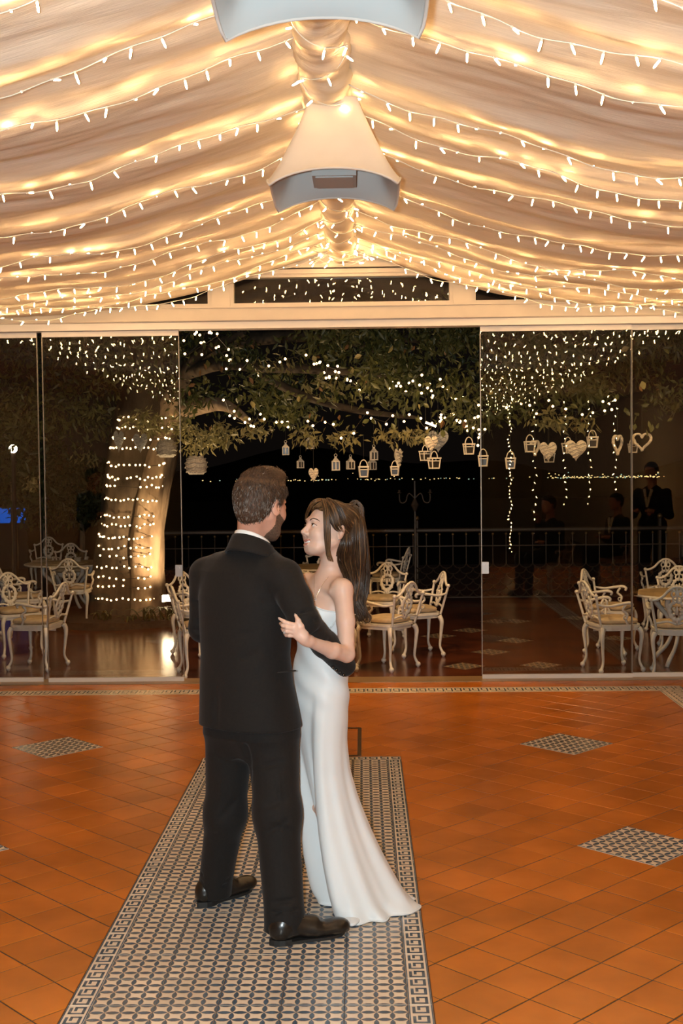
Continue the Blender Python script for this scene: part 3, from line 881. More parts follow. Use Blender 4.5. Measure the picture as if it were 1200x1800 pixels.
# --- floodlight in the bed, lighting the trunk and crown
q = at(292, 1051, 14.0)
r = empty('floodlight', (q.x, 14.0, q.z), rotz=math.radians(35), label='small lit floodlight beside the trunk', cat='floodlight')
emit('flood_lens', (1.0, 0.72, 0.42), 60.0)
bx(MB(), -.075, .075, -.035, .035, -.045, .045).obj('housing', 'iron', r)
bx(MB(), -.068, .068, -.040, -.034, -.038, .038).obj('lens', 'flood_lens', r)
MB().tube([(0, .02, -.04), (0, .02, -(q.z - TZ) + .06)], .012, 6).obj('stake', 'iron', r)
ld = bpy.data.lights.new('floodlight_beam', 'SPOT'); ld.energy = 420; ld.color = (1.0, .66, .36); ld.spot_size = math.radians(40); ld.spot_blend = .7; ld.shadow_soft_size = .05
lo = bpy.data.objects.new('floodlight_beam', ld); COL.objects.link(lo)
lo.location = (at(345, 1060, 12.9).x, 12.9, .22)
lo.rotation_euler = (at(266, 945, 14.2) - lo.location).to_track_quat('-Z', 'Y').to_euler()
# second spot by the bed, without a fixture, aimed up into the crown
ld = bpy.data.lights.new('crown_uplight', 'SPOT'); ld.energy = 210; ld.color = (1.0, .70, .38); ld.spot_size = math.radians(110); ld.spot_blend = .7; ld.shadow_soft_size = .06
lo = bpy.data.objects.new('crown_uplight', ld); COL.objects.link(lo)
lo.location = (BX + .75, 13.55, .25)
lo.rotation_euler = (at(420, 700, 12.5) - lo.location).to_track_quat('-Z', 'Y').to_euler()

# --- glowing garden lamp and blue-lit screen far left
q = at(23, 789, 17.2)
r = empty('garden_lamp', (q.x, 17.2, TZ), label='round glowing white garden lamp beyond the left tables', cat='lamp')
emit('lamp_globe', (1.0, 0.78, 0.50), 40.0)
MB().sphere((0, 0, q.z - TZ), .060, 12, 8).obj('globe', 'lamp_globe', r, smooth=True)
MB().tube([(0, 0, 0), (0, 0, q.z - TZ - .06)], .03, 6).obj('pole', 'iron', r)
q = at(10, 906, 22.0)
emit('blue_glow', (0.004, 0.11, 0.62), 0.65)
r = empty('blue_screen', (q.x, 22.0, q.z), label='blue-lit pool window seen low at the far left', cat='window')
for x0, x1 in ((-.62, -.30), (-.28, .10), (.17, .36)):
    bx(MB(), x0, x1, -.01, .01, -.14, .14).obj('pane', 'blue_glow', r)
fr = MB(); bx(fr, -.66, .40, -.03, -.012, .14, .17); bx(fr, -.66, .40, -.03, -.012, -.17, -.14); bx(fr, .10, .17, -.03, -.012, -.14, .14)
bx(fr, -.66, .40, -.025, .02, -1.4, -.17); fr.obj('frame', 'iron', r)

# --- lights of the far shore
mb = MB(); lr = np.random.default_rng(9)
for k in range(230):
    x = float(lr.choice([lr.uniform(430, 900), lr.uniform(960, 1160), lr.uniform(330, 1230)], p=[.36, .46, .18]))
    y = 843 - (x - 638) * .0105 + lr.normal(0, .8) - (abs(lr.normal(0, 5)) if lr.random() < .2 else 0)
    q = at(x, y, 150.0); s_ = float(lr.uniform(.05, .12))
    mb.box(tuple(q), (s_ * 1.4, s_, s_), int(lr.random() < .25))
emit('shore_warm', (1.0, .66, .25), 1.6); emit('shore_cool', (.55, .8, .6), .9)
mb.obj('shore_lights', ['shore_warm', 'shore_cool'], label='line of tiny town lights on the far dark shore', cat='town lights', kind='stuff')
mb = MB(); n = 60
vs = []
for k in range(n + 1):
    X = -90 + 200 * k / n
    vs += [(X, 152, -6), (X, 152, 2.1 + 1.4 * math.sin(k * .31) + .8 * math.sin(k * .83))]
mb.add(vs, [(2 * k, 2 * k + 2, 2 * k + 3, 2 * k + 1) for k in range(n)])
mat('far_hill', (0.006, 0.005, 0.005), 1.0)
mb.obj('far_shore_hill', 'far_hill', kind='structure')

# ================================================================== HANGING LANTERNS AND HEARTS
def hang(r, L): MB().tube([(0, 0, 0), (0, 0, L)], .0022, 3).obj('hanging_wire', 'wire_dark', r)
def box_lantern():
    r = empty('hanging_lantern', (0, 0, 0)); w = .040; h = .085
    f = MB()
    bx(f, -w, w, -w, w, 0, .010); bx(f, -w, w, -w, w, h, h + .010)
    for sx in (-1, 1):
        for sy in (-1, 1): bx(f, sx * w - (.010 if sx > 0 else 0), sx * w + (.010 if sx < 0 else 0), sy * w - (.010 if sy > 0 else 0), sy * w + (.010 if sy < 0 else 0), .010, h)
    for s in (-1, 1):
        bx(f, -.005, .005, s * (w - .003) - .003, s * (w - .003) + .003, .01, h); bx(f, s * (w - .003) - .003, s * (w - .003) + .003, -.005, .005, .01, h)
    f.obj('frame', 'lantern_white', r)
    MB().box((0, 0, h + .025), (w * 1.7, w * 1.7, .03), taper=.35).obj('roof', 'lantern_white', r)
    MB().box((0, 0, h + .047), (.022, .022, .018)).obj('chimney', 'lantern_white', r)
    MB().tube([(.014 * math.cos(a), 0, h + .068 + .014 * math.sin(a)) for a in np.linspace(0, 2 * PI, 11)[:-1]], .003, 4, closed=True).obj('ring', 'lantern_white', r)
    bx(MB(), -w + .012, w - .012, -w + .012, w - .012, .012, h - .004).obj('glass_box', 'lantern_dark', r)
    MB().tube([(0, -.001, h + .08), (0, 0, h + .30)], .0022, 3).obj('hanging_wire', 'wire_dark', r)
    return r
def bucket_lantern():
    r = empty('hanging_lantern', (0, 0, 0)); f = MB(); h = .10; a, b = .034, .044
    for s in (-1, 1):
        for q in (-1, 1):
            f.tube([(s * a, q * a, 0), (s * b, q * b, h)], .007, 4)
    f.box((0, 0, .006), (a * 2.2, a * 2.2, .012)); f.box((0, 0, h), (b * 2.3, b * 2.3, .014)); f.box((0, 0, h * .74), (b * 2.0, b * 2.0, .009))
    f.obj('frame', 'lantern_white', r)
    MB().box((0, 0, h * .42), (a * 1.7, a * 1.7, h * .6), taper=1.1).obj('glass_box', 'lantern_dark', r)
    MB().lathe([(.014, .012), (.014, .045), (.003, .05)], 8).obj('candle', 'candle', r)
    MB().tube([(.036 * math.cos(t), 0, h + .004 + .062 * math.sin(t)) for t in np.linspace(0, PI, 10)], .005, 5).obj('handle', 'lantern_white', r)
    MB().tube([(0, 0, h + .066), (0, 0, h + .30)], .0022, 3).obj('hanging_wire', 'wire_dark', r)
    return r
def heart_pts(w, h, n=36):
    P = []
    for k in range(n):
        t = 2 * PI * k / n
        x = 16 * math.sin(t) ** 3; y = 13 * math.cos(t) - 5 * math.cos(2 * t) - 2 * math.cos(3 * t) - math.cos(4 * t)
        P.append((x / 16 * w / 2, (y + 17) / 29 * h))
    return P
def full_heart(name, w, h, m='wicker'):
    r = empty(name, (0, 0, 0)); P = heart_pts(w, h); mb = MB(); n = len(P)
    c = (0, h * .55)
    for sgn in (-1, 1):
        vs = [(x, 0, z) for x, z in P] + [((x - c[0]) * .6 + c[0], sgn * w * .12, (z - c[1]) * .6 + c[1]) for x, z in P] + [(c[0], sgn * w * .16, c[1])]
        fs = [(k, (k + 1) % n, n + (k + 1) % n, n + k) for k in range(n)] + [(n + k, n + (k + 1) % n, 2 * n) for k in range(n)]
        mb.add(vs, fs if sgn < 0 else [f[::-1] for f in fs])
    b = mb.obj('heart_body', m, r, smooth=True)
    for k in range(5):                            # woven twigs on the front
        z = h * (.25 + .14 * k); hw = w * (.16 + .085 * min(k, 3.2))
        MB().tube([(x, -w * .165 * (1 - (x / hw) ** 2 * .6) - .002, z + .012 * math.sin(x * 60 + k)) for x in np.linspace(-hw, hw, 8)], .006, 4).obj('twig', m, b)
    MB().tube([(0, 0, h * .84), (0, 0, h + .28)], .0022, 3).obj('hanging_wire', 'wire_dark', r)
    return r
def open_heart(name, w, h, m='wicker'):
    r = empty(name, (0, 0, 0)); P = heart_pts(w, h, 40)
    for k in range(3):
        MB().tube([(x + .006 * math.cos(i * 1.3 + k * 2.1), .008 * math.sin(i * 1.3 + k * 2.1), z) for i, (x, z) in enumerate(P)], .010, 5, closed=True).obj('twig_ring', m, r, smooth=True)
    MB().tube([(0, 0, h * .84), (0, 0, h + .28)], .0022, 3).obj('hanging_wire', 'wire_dark', r)
    return r
def place(r, px, py_bottom, Y, rz, s, label, cat, group):
    q = at(px, py_bottom, Y); r.location = q; r.rotation_euler = (0, 0, rz); r.scale = (s, s, s)
    return tag(r, label, cat, group)
_bl = box_lantern(); _first = [True]
def next_of(proto, flag):
    if flag[0]: flag[0] = False; return proto
    return copy_tree(proto)
BOXL = [(502, 800, 12.4, .9, 'small white house lantern hanging leftmost of the row'),
        (545, 789, 12.4, 1.0, 'small white house lantern hanging second in the row, highest of the left ones'),
        (528, 823, 12.8, .8, 'smallest white house lantern hanging above the groom\'s hair'),
        (590, 827, 12.2, 1.0, 'white house lantern hanging just right of the small wicker heart'),
        (616, 825, 12.4, .9, 'white house lantern hanging second to the right of the small wicker heart'),
        (657, 809, 12.4, .95, 'upper of two white house lanterns hanging one above the other'),
        (654, 826, 12.7, .9, 'lower of two white house lanterns hanging one above the other')]
for x, y, Y, s, lb in BOXL:
    place(next_of(_bl, _first), x, y, Y, .25 + .3 * math.sin(x), s, lb, 'lantern', 'lanterns hanging from the tree')
_bk = bucket_lantern(); _f2 = [True]
BUCK = [(639, 839, 11.6, 1.0, 'bucket lantern with loop handle hanging above the bride'),
        (694, 836, 11.6, .85, 'bucket lantern hanging in front of the grey wicker heart'),
        (747, 810, 11.7, .9, 'slim bucket lantern hanging left of the paired hearts'),
        (763, 824, 11.5, 1.0, 'bucket lantern hanging right under the paired hearts'),
        (824, 799, 11.6, 1.0, 'bucket lantern hanging left of the glass edge'),
        (849, 820, 11.6, 1.0, 'bucket lantern hanging low just behind the glass edge'),
        (897, 824, 11.6, 1.0, 'lowest bucket lantern hanging behind the right-hand glass'),
        (931, 795, 11.6, 1.0, 'bucket lantern hanging left of the small open heart'),
        (998, 797, 11.8, .95, 'bucket lantern half hidden by the wide wicker heart'),
        (965, 813, 12.3, .9, 'bucket lantern peeping out under the white wicker heart'),
        (1041, 787, 11.6, 1.0, 'bucket lantern hanging alone right of the wide wicker heart'),
        (1112, 796, 11.8, .85, 'bucket lantern hanging left of the rightmost open heart')]
for x, y, Y, s, lb in BUCK:
    place(next_of(_bk, _f2), x, y, Y, .3 + .4 * math.sin(x * 1.7), s, lb, 'lantern', 'lanterns hanging from the tree')
mat('wicker_grey', (0.30, 0.30, 0.29), 0.8, var=0.3, scale=60, bump=0.8, bscale=90)
mat('wicker_light', (0.70, 0.62, 0.50), 0.8, var=0.2, scale=60, bump=0.8, bscale=90)
HEARTS = [('f', .10, .14, 'wicker_light', 551, 848, 11.8, .3, 'small pale wicker heart hanging over the far shore lights'),
          ('f', .13, .22, 'wicker', 700, 828, 11.8, .9, 'narrow grey wicker heart turned sideways behind a lantern'),
          ('f', .21, .22, 'wicker_grey', 770, 796, 11.9, -.3, 'large blue-grey wicker heart under the tube lamp'),
          ('f', .13, .16, 'wicker_light', 758, 796, 11.5, .2, 'small bright wicker heart in front of the grey one'),
          ('f', .165, .19, 'wicker_light', 963, 812, 11.6, -.1, 'white wicker heart hanging behind the right-hand glass'),
          ('f', .21, .20, 'wicker_light', 1012, 811, 11.5, .1, 'widest white wicker heart hanging behind the right-hand glass'),
          ('o', .10, .14, 'wicker_light', 940, 800, 12.0, .6, 'small open twig heart behind the lantern'),
          ('o', .13, .18, 'wicker_light', 1085, 799, 11.6, .7, 'narrow open twig heart left of the glass joint'),
          ('o', .17, .16, 'wicker_light', 1128, 792, 11.6, -.1, 'rightmost wide open twig heart'),
          ('f', .13, .24, 'wicker_grey', 209, 796, 13.2, .7, 'slim grey wicker heart hanging left of the tree trunk'),
          ('f', .16, .22, 'wicker_grey', 247, 797, 13.3, .2, 'broad grey wicker heart hanging before the tree trunk')]
for ty, w, h, m, x, y, Y, rz, lb in HEARTS:
    r = (full_heart if ty == 'f' else open_heart)('hanging_heart', w, h, m)
    place(r, x, y, Y, rz, 1, lb, 'heart', 'hearts hanging from the tree')
def basket(px, pyb, Y, label):
    r = empty('hanging_basket', tuple(at(px, pyb, Y)), label=label, cat='basket', group='baskets hanging from the tree')
    prof = [(.075, 0), (.10, .03), (.112, .075), (.112, .12), (.095, .16), (.07, .185)]
    MB().lathe(prof, 20).obj('basket_body', 'wicker', r, smooth=True)
    for k, (rr, z) in enumerate(prof[1:]):
        MB().tube([((rr + .004) * math.cos(a), (rr + .004) * math.sin(a), z + .008 * math.sin(a * 7)) for a in np.linspace(0, 2 * PI, 25)[:-1]], .006, 4, closed=True).obj('twig_ring', 'wicker', r)
    MB().tube([(0, 0, .18), (0, 0, .45)], .0022, 3).obj('hanging_wire', 'wire_dark', r)
basket(345, 834, 12.6, 'round wicker basket hanging under the lit leaves')
basket(293, 804, 13.2, 'round wicker basket hanging beside the lit trunk')
# short tube lamp above the paired hearts
q = at(757, 746, 11.6)
r = empty('tube_lamp', tuple(q), label='short slanted tube lamp glowing above the paired hearts', cat='lamp')
emit('tube_glow', (1.0, .75, .42), 9.0)
MB().tube([(-.05, 0, .02), (.05, 0, -.02)], .010, 8).obj('tube', 'tube_glow', r)
MB().tube([(-.05, 0, .02), (-.05, 0, .30)], .003, 4).obj('hanging_wire', 'wire_dark', r)

# ================================================================== CAST GARDEN CHAIRS AND TABLES
def make_chair():
    r = empty('garden_chair', (0, 0, 0))
    def by(z): return -.185 - (z - .42) * .24             # the tilted plane of the back
    # seat plate with apron
    P = []
    for k in range(28):
        a = 2 * PI * k / 28; e = .45
        cx, sx = math.cos(a), math.sin(a)
        x = abs(cx) ** e * math.copysign(1, cx) * .205; y = abs(sx) ** e * math.copysign(1, sx) * .195
        P.append((x * (1 + .10 * y / .2), y))
    m = MB(); m.prism(P, .395, .418); m.prism([(x * .93, y * .93) for x, y in P], .365, .396)
    m.prism([(x * .93, y * .93) for x, y in P if abs(x) < .09], .345, .366)
    m.obj('seat', 'chair_white', r)
    # cushion
    V = []; nz, nt = 7, 28
    for i in range(nz):
        f = i / (nz - 1); s = .90 * (1 - abs(2 * f - 1) ** 3 * .16) if 0 < i < nz - 1 else .70
        for k in range(nt): V.append((P[k][0] * s, P[k][1] * s + .005, .419 + .05 * f))
    V.append((0, .005, .474)); Fc = [tuple(f) for f in grid_faces(nz, nt, True)] + [((nz - 1) * nt + k, (nz - 1) * nt + (k + 1) % nt, nz * nt) for k in range(nt)]
    MB().add(V, Fc).obj('cushion', 'cushion', r, smooth=True)
    for sx in (-1, 1):
        for fr in (1, -1):
            y0 = .165 * fr
            pts = spline([(sx * .175, y0, .385), (sx * .195, y0 * 1.10, .33), (sx * .185, y0 * 1.06, .20), (sx * .180, y0 * 1.02, .10), (sx * .195, y0 * 1.16, .035)], 5)
            l = MB(); l.tube(pts, lerp_list([.026, .021, .014, .0115, .015], len(pts)), 7)
            l.sphere((sx * .197, y0 * 1.18, .026), .0235, 8, 6); l.tube([(sx * .197, y0 * 1.18, .012), (sx * .197, y0 * 1.18, 0)], .011, 6)
            l.obj('leg', 'chair_white', r, smooth=True)
    # back frame: uprights, serpentine crest, lower rail
    b = MB()
    for sx in (-1, 1):
        z = [.40, .46, .56, .665]
        b.tube(spline([(sx * (.165 + .045 * (q - .40) / .27), by(q), q) for q in z], 4), .0115, 6)
        b.sphere((sx * .211, by(.67), .672), .019, 7, 5)
    cr = [(-.212, .668), (-.165, .672), (-.115, .70), (-.075, .745), (-.035, .775), (0, .782), (.035, .775), (.075, .745), (.115, .70), (.165, .672), (.212, .668)]
    b.tube(spline([(x, by(z), z) for x, z in cr], 4), .0125, 6)
    b.tube(spline([(-.168, by(.47), .47), (-.07, by(.485), .485), (0, by(.462), .462), (.07, by(.485), .485), (.168, by(.47), .47)], 4), .010, 6)
    b.obj('back_frame', 'chair_white', r, smooth=True)
    # splat: leafy wreath, loops above, fork below
    s = MB()
    ring = []; rad = []
    for k in range(44):
        a = 2 * PI * k / 44
        x = .062 * math.sin(a) * (1 + .12 * math.cos(a)); z = .578 + .078 * math.cos(a)
        ring.append((x, by(z), z)); rad.append(.020 + .010 * max(0, math.sin(a * 11)) - .006 * (1 + math.cos(a)) / 2)
    s.tube(ring, rad, 6, closed=True, flat=.45, up=(0, 1, 0))
    for sx in (-1, 1):
        s.tube([(sx * .027 + .019 * math.cos(a), by(.722), .722 + .024 * math.sin(a)) for a in np.linspace(0, 2 * PI, 13)[:-1]], .0085, 5, closed=True)
        s.tube(spline([(sx * .028, by(.70), .70), (sx * .036, by(.675), .675), (sx * .022, by(.652), .652)], 3), .009, 5)
        s.tube(spline([(sx * .012, by(.50), .50), (sx * .03, by(.475), .475), (sx * .055, by(.482), .482)], 3), .009, 5)
        s.tube(spline([(sx * .045, by(.755), .755), (sx * .03, by(.765), .762), (sx * .012, by(.745), .745)], 3), .008, 5)
        for q in (.55, .60): s.sphere((sx * .026, by(q), q), .012, 6, 4)
    s.tube([(0, by(.46), .46), (0, by(.505), .505)], .013, 6); s.tube([(0, by(.652), .652), (0, by(.69), .69), (0, by(.778), .778)], [.012, .007, .010], 6)
    s.tube([(0, by(.55), .545), (0, by(.60), .60), (0, by(.62), .62)], [.016, .010, .003], 6)
    s.obj('splat', 'chair_white', r, smooth=True)
    for sx in (-1, 1):
        a = MB()
        a.tube(spline([(sx * .200, by(.60), .60), (sx * .228, -.14, .585), (sx * .240, -.04, .600), (sx * .235, .045, .610), (sx * .225, .080, .595), (sx * .222, .072, .572)], 4), lerp_list([.010, .012, .014, .015, .014, .011], 21), 6)
        a.tube(spline([(sx * .232, .02, .595), (sx * .222, -.005, .55), (sx * .228, .035, .51), (sx * .210, .03, .46), (sx * .198, .055, .41)], 4), .011, 6)
        a.tube([(sx * .224, .018 + .018 * math.cos(t), .485 + .018 * math.sin(t)) for t in np.linspace(0, 2 * PI, 9)[:-1]], .007, 4, closed=True)
        a.obj('arm', 'chair_white', r, smooth=True)
    return r
_ch = make_chair(); _cf = [True]
def chair(x, y, fx, fy, label, group='white garden chairs on the terrace', z=TZ, s=1.0):
    c = next_of(_ch, _cf)
    c.location = (x, y, z); c.rotation_euler = (0, 0, math.atan2(-fx, fy)); c.scale = (s, s, s)
    return tag(c, label, 'chair', group)
chair(.20, 10.80, -.78, .62, 'white cast chair seen from behind, nearest to the bride\'s right')
chair(.50, 11.55, -.93, -.25, 'white cast chair turned to the left, behind the one nearest the bride')
chair(.16, 12.55, -.35, -.93, 'white cast chair half hidden behind the bride\'s ponytail')
chair(.30, 15.2, -.93, .25, 'farthest white cast chair right of the bride, side on by the balustrade')
chair(-.79, 13.25, .1, 1, 'white cast chair showing its crest above the groom\'s sleeve')
chair(-.52, 15.1, .0, -1, 'white cast chair across the small table behind the bride\'s chin')
chair(-.33, 10.72, -.9, -.35, 'white cast chair mostly hidden behind the bride\'s elbow')
chair(-1.41, 10.52, .96, .28, 'white cast chair side on beside the groom\'s left sleeve')
chair(-1.60, 11.75, .75, -.6, 'white cast chair behind the side-on chair at the groom\'s left')
chair(-2.98, 10.95, -.97, .22, 'white cast chair turned left, nearest to the left glass')
chair(-3.40, 11.75, .55, -.82, 'white cast chair cut off by the left edge of the picture')
chair(-3.72, 13.1, .85, .5, 'shadowed white cast chair behind the left glass joint')
chair(-3.40, 14.05, -.05, 1, 'white cast chair seen squarely from behind at the left table')
chair(-4.0, 16.4, .2, -1, 'white cast chair facing us across the left table')
chair(-4.75, 18.0, .1, -1, 'farthest shadowed white cast chair on the left')
chair(2.17, 10.62, .96, .22, 'white cast chair side on, left of the right-hand table', )
chair(2.36, 11.62, .80, -.45, 'white cast chair with arm showing behind the side-on chair at the right-hand table')
chair(2.64, 10.28, .22, .97, 'white cast chair seen from behind, nearest at the right-hand table')
chair(3.06, 11.75, -.2, -1, 'white cast chair facing us across the right-hand table')
chair(3.25, 13.2, .15, 1, 'dim white cast chair standing alone behind the right-hand table')

mat('table_top', (0.48, 0.34, 0.18), 0.35, var=0.2, scale=6)
mat('lace', (0.60, 0.48, 0.30), 0.8, var=0.3, scale=60)
def make_table(x, y, R, label, h=.635):
    r = empty('round_table', (x, y, TZ), label=label, cat='table', group='round tables on the terrace')
    MB().lathe([(R * .5, h - .02), (R - .012, h - .02), (R, h - .014), (R, h - .004), (R - .01, h)], 36).obj('table_top', 'table_top', r)
    MB().tube([(R * math.cos(a), R * math.sin(a), h - .010) for a in np.linspace(0, 2 * PI, 41)[:-1]], .012, 6, closed=True).obj('rim', 'chair_white', r, smooth=True)
    for k in range(4):
        a = PI / 4 + k * PI / 2; c, s = math.cos(a), math.sin(a)
        pts = spline([(R * .62 * c, R * .62 * s, h - .02), (R * .66 * c, R * .66 * s, h - .10), (R * .42 * c, R * .42 * s, h - .22), (R * .30 * c, R * .30 * s, h - .34), (R * .40 * c, R * .40 * s, .16), (R * .62 * c, R * .62 * s, .05), (R * .70 * c, R * .70 * s, 0.0)], 5)
        MB().tube(pts, lerp_list([.022, .028, .020, .018, .018, .022, .020], len(pts)), 7).obj('leg', 'chair_white', r, smooth=True)
    MB().tube([(R * .3 * math.cos(a), R * .3 * math.sin(a), .29) for a in np.linspace(0, 2 * PI, 25)[:-1]], .010, 5, closed=True).obj('leg_ring', 'chair_white', r, smooth=True)
    return r
make_table(2.90, 10.95, .47, 'round garden table with a tumbler and lace mat behind the right glass')
make_table(-.55, 14.2, .42, 'round garden table glimpsed between the groom and the bride')
make_table(-3.72, 15.1, .52, 'round garden table behind the left glass')
# tumbler and lace mat on the right table
p = at(1117, 1050, 10.72)
t = empty('tumbler', (p.x, 10.78, TZ + .636), label='clear ribbed tumbler on the right-hand table', cat='glass')
MB().lathe([(.032, 0), (.040, .085), (.037, .085), (.030, .006), (.001, .006)], 14).obj('glass_wall', 'tumbler', t, smooth=True)
mat('drink', (0.45, 0.28, 0.08), 0.1)
MB().lathe([(.029, .007), (.033, .03), (.001, .031)], 12).obj('drink', 'drink', t)
def lace_mat(x, y, R, label):
    P = [((R + .02 * abs(math.sin(k * PI / 3))) * math.cos(2 * PI * k / 36), (R + .02 * abs(math.sin(k * PI / 3))) * math.sin(2 * PI * k / 36)) for k in range(36)]
    MB().prism(P, 0, .004).obj('lace_mat', 'lace', loc=(x, y, TZ + .6365), label=label, cat='mat', group='lace mats on the tables')
lace_mat(3.02, 10.92, .24, 'scalloped lace mat on the right-hand table')
lace_mat(-3.75, 15.05, .27, 'scalloped lace mat on the left table')
# small plant in a pot on the left table
r = empty('table_plant', (-3.62, 15.25, TZ + .6355), label='small leafy sprig in a pot on the left table', cat='plant')
MB().lathe([(.03, 0), (.042, .06), (.036, .06), (.03, .05)], 10).obj('pot', 'wicker', r)
for k in range(9):
    a = k * 2.4; L = nrng.uniform(.05, .12)
    MB().tube([(0, 0, .05), (.3 * L * math.cos(a), .3 * L * math.sin(a), .05 + L * .7), (L * .6 * math.cos(a), L * .6 * math.sin(a), .05 + L)], [.004, .014, .002], 4, flat=.3).obj('leaf', 'leaf_pale', r)

# ================================================================== PEOPLE: smooth implicit bodies turned into one mesh each
def V3(*a): return np.array(a, dtype=float)
def npv(v): return np.array(tuple(v), dtype=float)
def smin(a, b, k):
    if k <= 0: return np.minimum(a, b)
    h = np.clip(.5 + .5 * (b - a) / k, 0, 1)
    return b * (1 - h) + a * h - k * h * (1 - h)
class Field:
    def __init__(s): s.p = []
    def _add(s, fn, lo, hi, op, k): s.p.append((fn, np.asarray(lo) - .06, np.asarray(hi) + .06, op, k)); return s
    def cone(s, a, b, r1, r2=None, k=.02, op='u'):
        a, b = npv(a), npv(b); r2 = r1 if r2 is None else r2; ba = b - a; L = max(1e-9, ba @ ba)
        def fn(P):
            t = np.clip((P - a) @ ba / L, 0, 1)
            return np.linalg.norm(P - a - t[:, None] * ba, axis=1) - (r1 + (r2 - r1) * t)
        R = max(r1, r2)
        return s._add(fn, np.minimum(a, b) - R, np.maximum(a, b) + R, op, k)
    def chain(s, pts, rad, k=.01, op='u'):
        for i in range(len(pts) - 1): s.cone(pts[i], pts[i + 1], rad[i], rad[i + 1], k, op)
        return s
    def ell(s, c, r, M=None, k=.02, op='u'):
        c, r = npv(c), npv(r); M = np.eye(3) if M is None else np.asarray(M)   # columns = axes
        def fn(P):
            q = (P - c) @ M
            n = np.linalg.norm(q / r, axis=1); g = np.linalg.norm(q / (r * r), axis=1)
            return np.where(n < 1e-6, -r.min(), n * (n - 1) / np.maximum(g, 1e-9))
        R = r.max()
        return s._add(fn, c - R, c + R, op, k)
    def custom(s, fn, lo, hi, k=.02, op='u'): return s._add(fn, lo, hi, op, k)
    def eval(s, P):
        d = np.full(len(P), .5)
        for fn, lo, hi, op, k in s.p:
            m = np.all((P > lo) & (P < hi), axis=1)
            if not m.any(): continue
            q = fn(P[m])
            if op == 'u': d[m] = smin(d[m], q, k)
            elif op == 's': d[m] = -smin(-d[m], q, k)
            elif op == 'i': d[m] = -smin(-d[m], -q, k)
            elif op == '+': d[m] = d[m] + q
        return d
    def bounds(s):
        u = [(lo, hi) for _, lo, hi, op, _ in s.p if op == 'u']
        return np.min([a for a, _ in u], axis=0), np.max([b for _, b in u], axis=0)
def surface(field, h, slack=1.6):
    lo, hi = field.bounds(); B = 4; H = B * h
    n = np.ceil((hi - lo) / H).astype(int) + 1
    I = np.stack(np.meshgrid(*[np.arange(k) for k in n], indexing='ij'), -1).reshape(-1, 3)
    d = field.eval(lo + (I + .5) * H)
    A = I[np.abs(d) < H * .87 * slack]
    o = np.stack(np.meshgrid(*[np.arange(B)] * 3, indexing='ij'), -1).reshape(-1, 3)
    C = (A[:, None] * B + o[None]).reshape(-1, 3)
    N = n * B + 3
    enc = lambda q: (q[..., 0] * N[1] + q[..., 1]) * N[2] + q[..., 2]
    cor = np.array([[x, y, z] for x in (0, 1) for y in (0, 1) for z in (0, 1)])
    ce = enc(C[:, None] + cor[None])
    ue, inv = np.unique(ce, return_inverse=True); inv = inv.reshape(ce.shape)
    ip = np.stack([ue // (N[1] * N[2]), (ue // N[2]) % N[1], ue % N[2]], -1)
    val = field.eval(lo + ip * h)[inv]
    ins = val < 0
    act = ins.any(1) & ~ins.all(1)
    C, val, ins = C[act], val[act], ins[act]
    edges = [(a, b) for a in range(8) for b in range(a + 1, 8) if np.abs(cor[a] - cor[b]).sum() == 1]
    acc = np.zeros((len(C), 3)); cnt = np.zeros(len(C))
    for a, b in edges:
        m = ins[:, a] != ins[:, b]
        t = val[m, a] / (val[m, a] - val[m, b])
        acc[m] += cor[a] + t[:, None] * (cor[b] - cor[a]); cnt[m] += 1
    V = lo + (C + acc / cnt[:, None]) * h
    key = enc(C); order = np.argsort(key); ks = key[order]
    def find(q):
        e = enc(q); j = np.clip(np.searchsorted(ks, e), 0, len(ks) - 1)
        ok = ks[j] == e
        return np.where(ok, order[j], -1)
    F = []
    for ax, ci in ((0, 4), (1, 2), (2, 1)):
        m = ins[:, 0] != ins[:, ci]
        c = C[m]; u, w = [(1, 2), (2, 0), (0, 1)][ax]
        du = np.zeros(3, int); du[u] = 1; dw = np.zeros(3, int); dw[w] = 1
        q = np.stack([find(c), find(c - du), find(c - du - dw), find(c - dw)], -1)
        fl = ins[m, 0]
        q = np.where(fl[:, None], q, q[:, ::-1])
        F.append(q[(q >= 0).all(1)])
    return V, np.concatenate(F)[:, ::-1]
def person_mesh(name, field, h, mats, region=None, parent=None, fix=True, **kw):
    V, Fq = surface(field, h)
    for _ in range(1):                              # pull vertices onto the surface
        d = field.eval(V); e = h * .5
        g = np.stack([field.eval(V + np.eye(3)[i] * e) - d for i in range(3)], -1) / e
        gn = (g * g).sum(1); V = V - (np.clip(d, -h, h) / np.maximum(gn, .3))[:, None] * g
    nF = np.cross(V[Fq[:, 1]] - V[Fq[:, 0]], V[Fq[:, 2]] - V[Fq[:, 0]])
    if ((nF * g[Fq[:, 0]]).sum(1) < 0).mean() > .5: Fq = Fq[:, ::-1]
    me = fast_mesh(name, V, Fq, mats)
    if region is not None:
        c = V[Fq].mean(1)
        me.polygons.foreach_set('material_index', np.asarray(region(c), dtype=np.int32)); me.update()
    return link(name, me, parent, **kw), V
def frame(fwd, up):
    f = npv(fwd); f /= np.linalg.norm(f); u = npv(up); u = u - f * (u @ f); u /= np.linalg.norm(u)
    return np.stack([f, np.cross(u, f), u], 1)      # columns: forward, left, up
def heading(yaw, pitch=0.0, roll=0.0):
    """yaw: 0 looks away from the camera (+Y), positive turns right; pitch up; roll tilts the crown to its left"""
    f = np.array([math.sin(yaw) * math.cos(pitch), math.cos(yaw) * math.cos(pitch), math.sin(pitch)])
    r = np.array([math.cos(yaw), -math.sin(yaw), 0]); u = np.cross(r, f)
    u = u * math.cos(roll) - r * math.sin(roll)
    return frame(f, u)
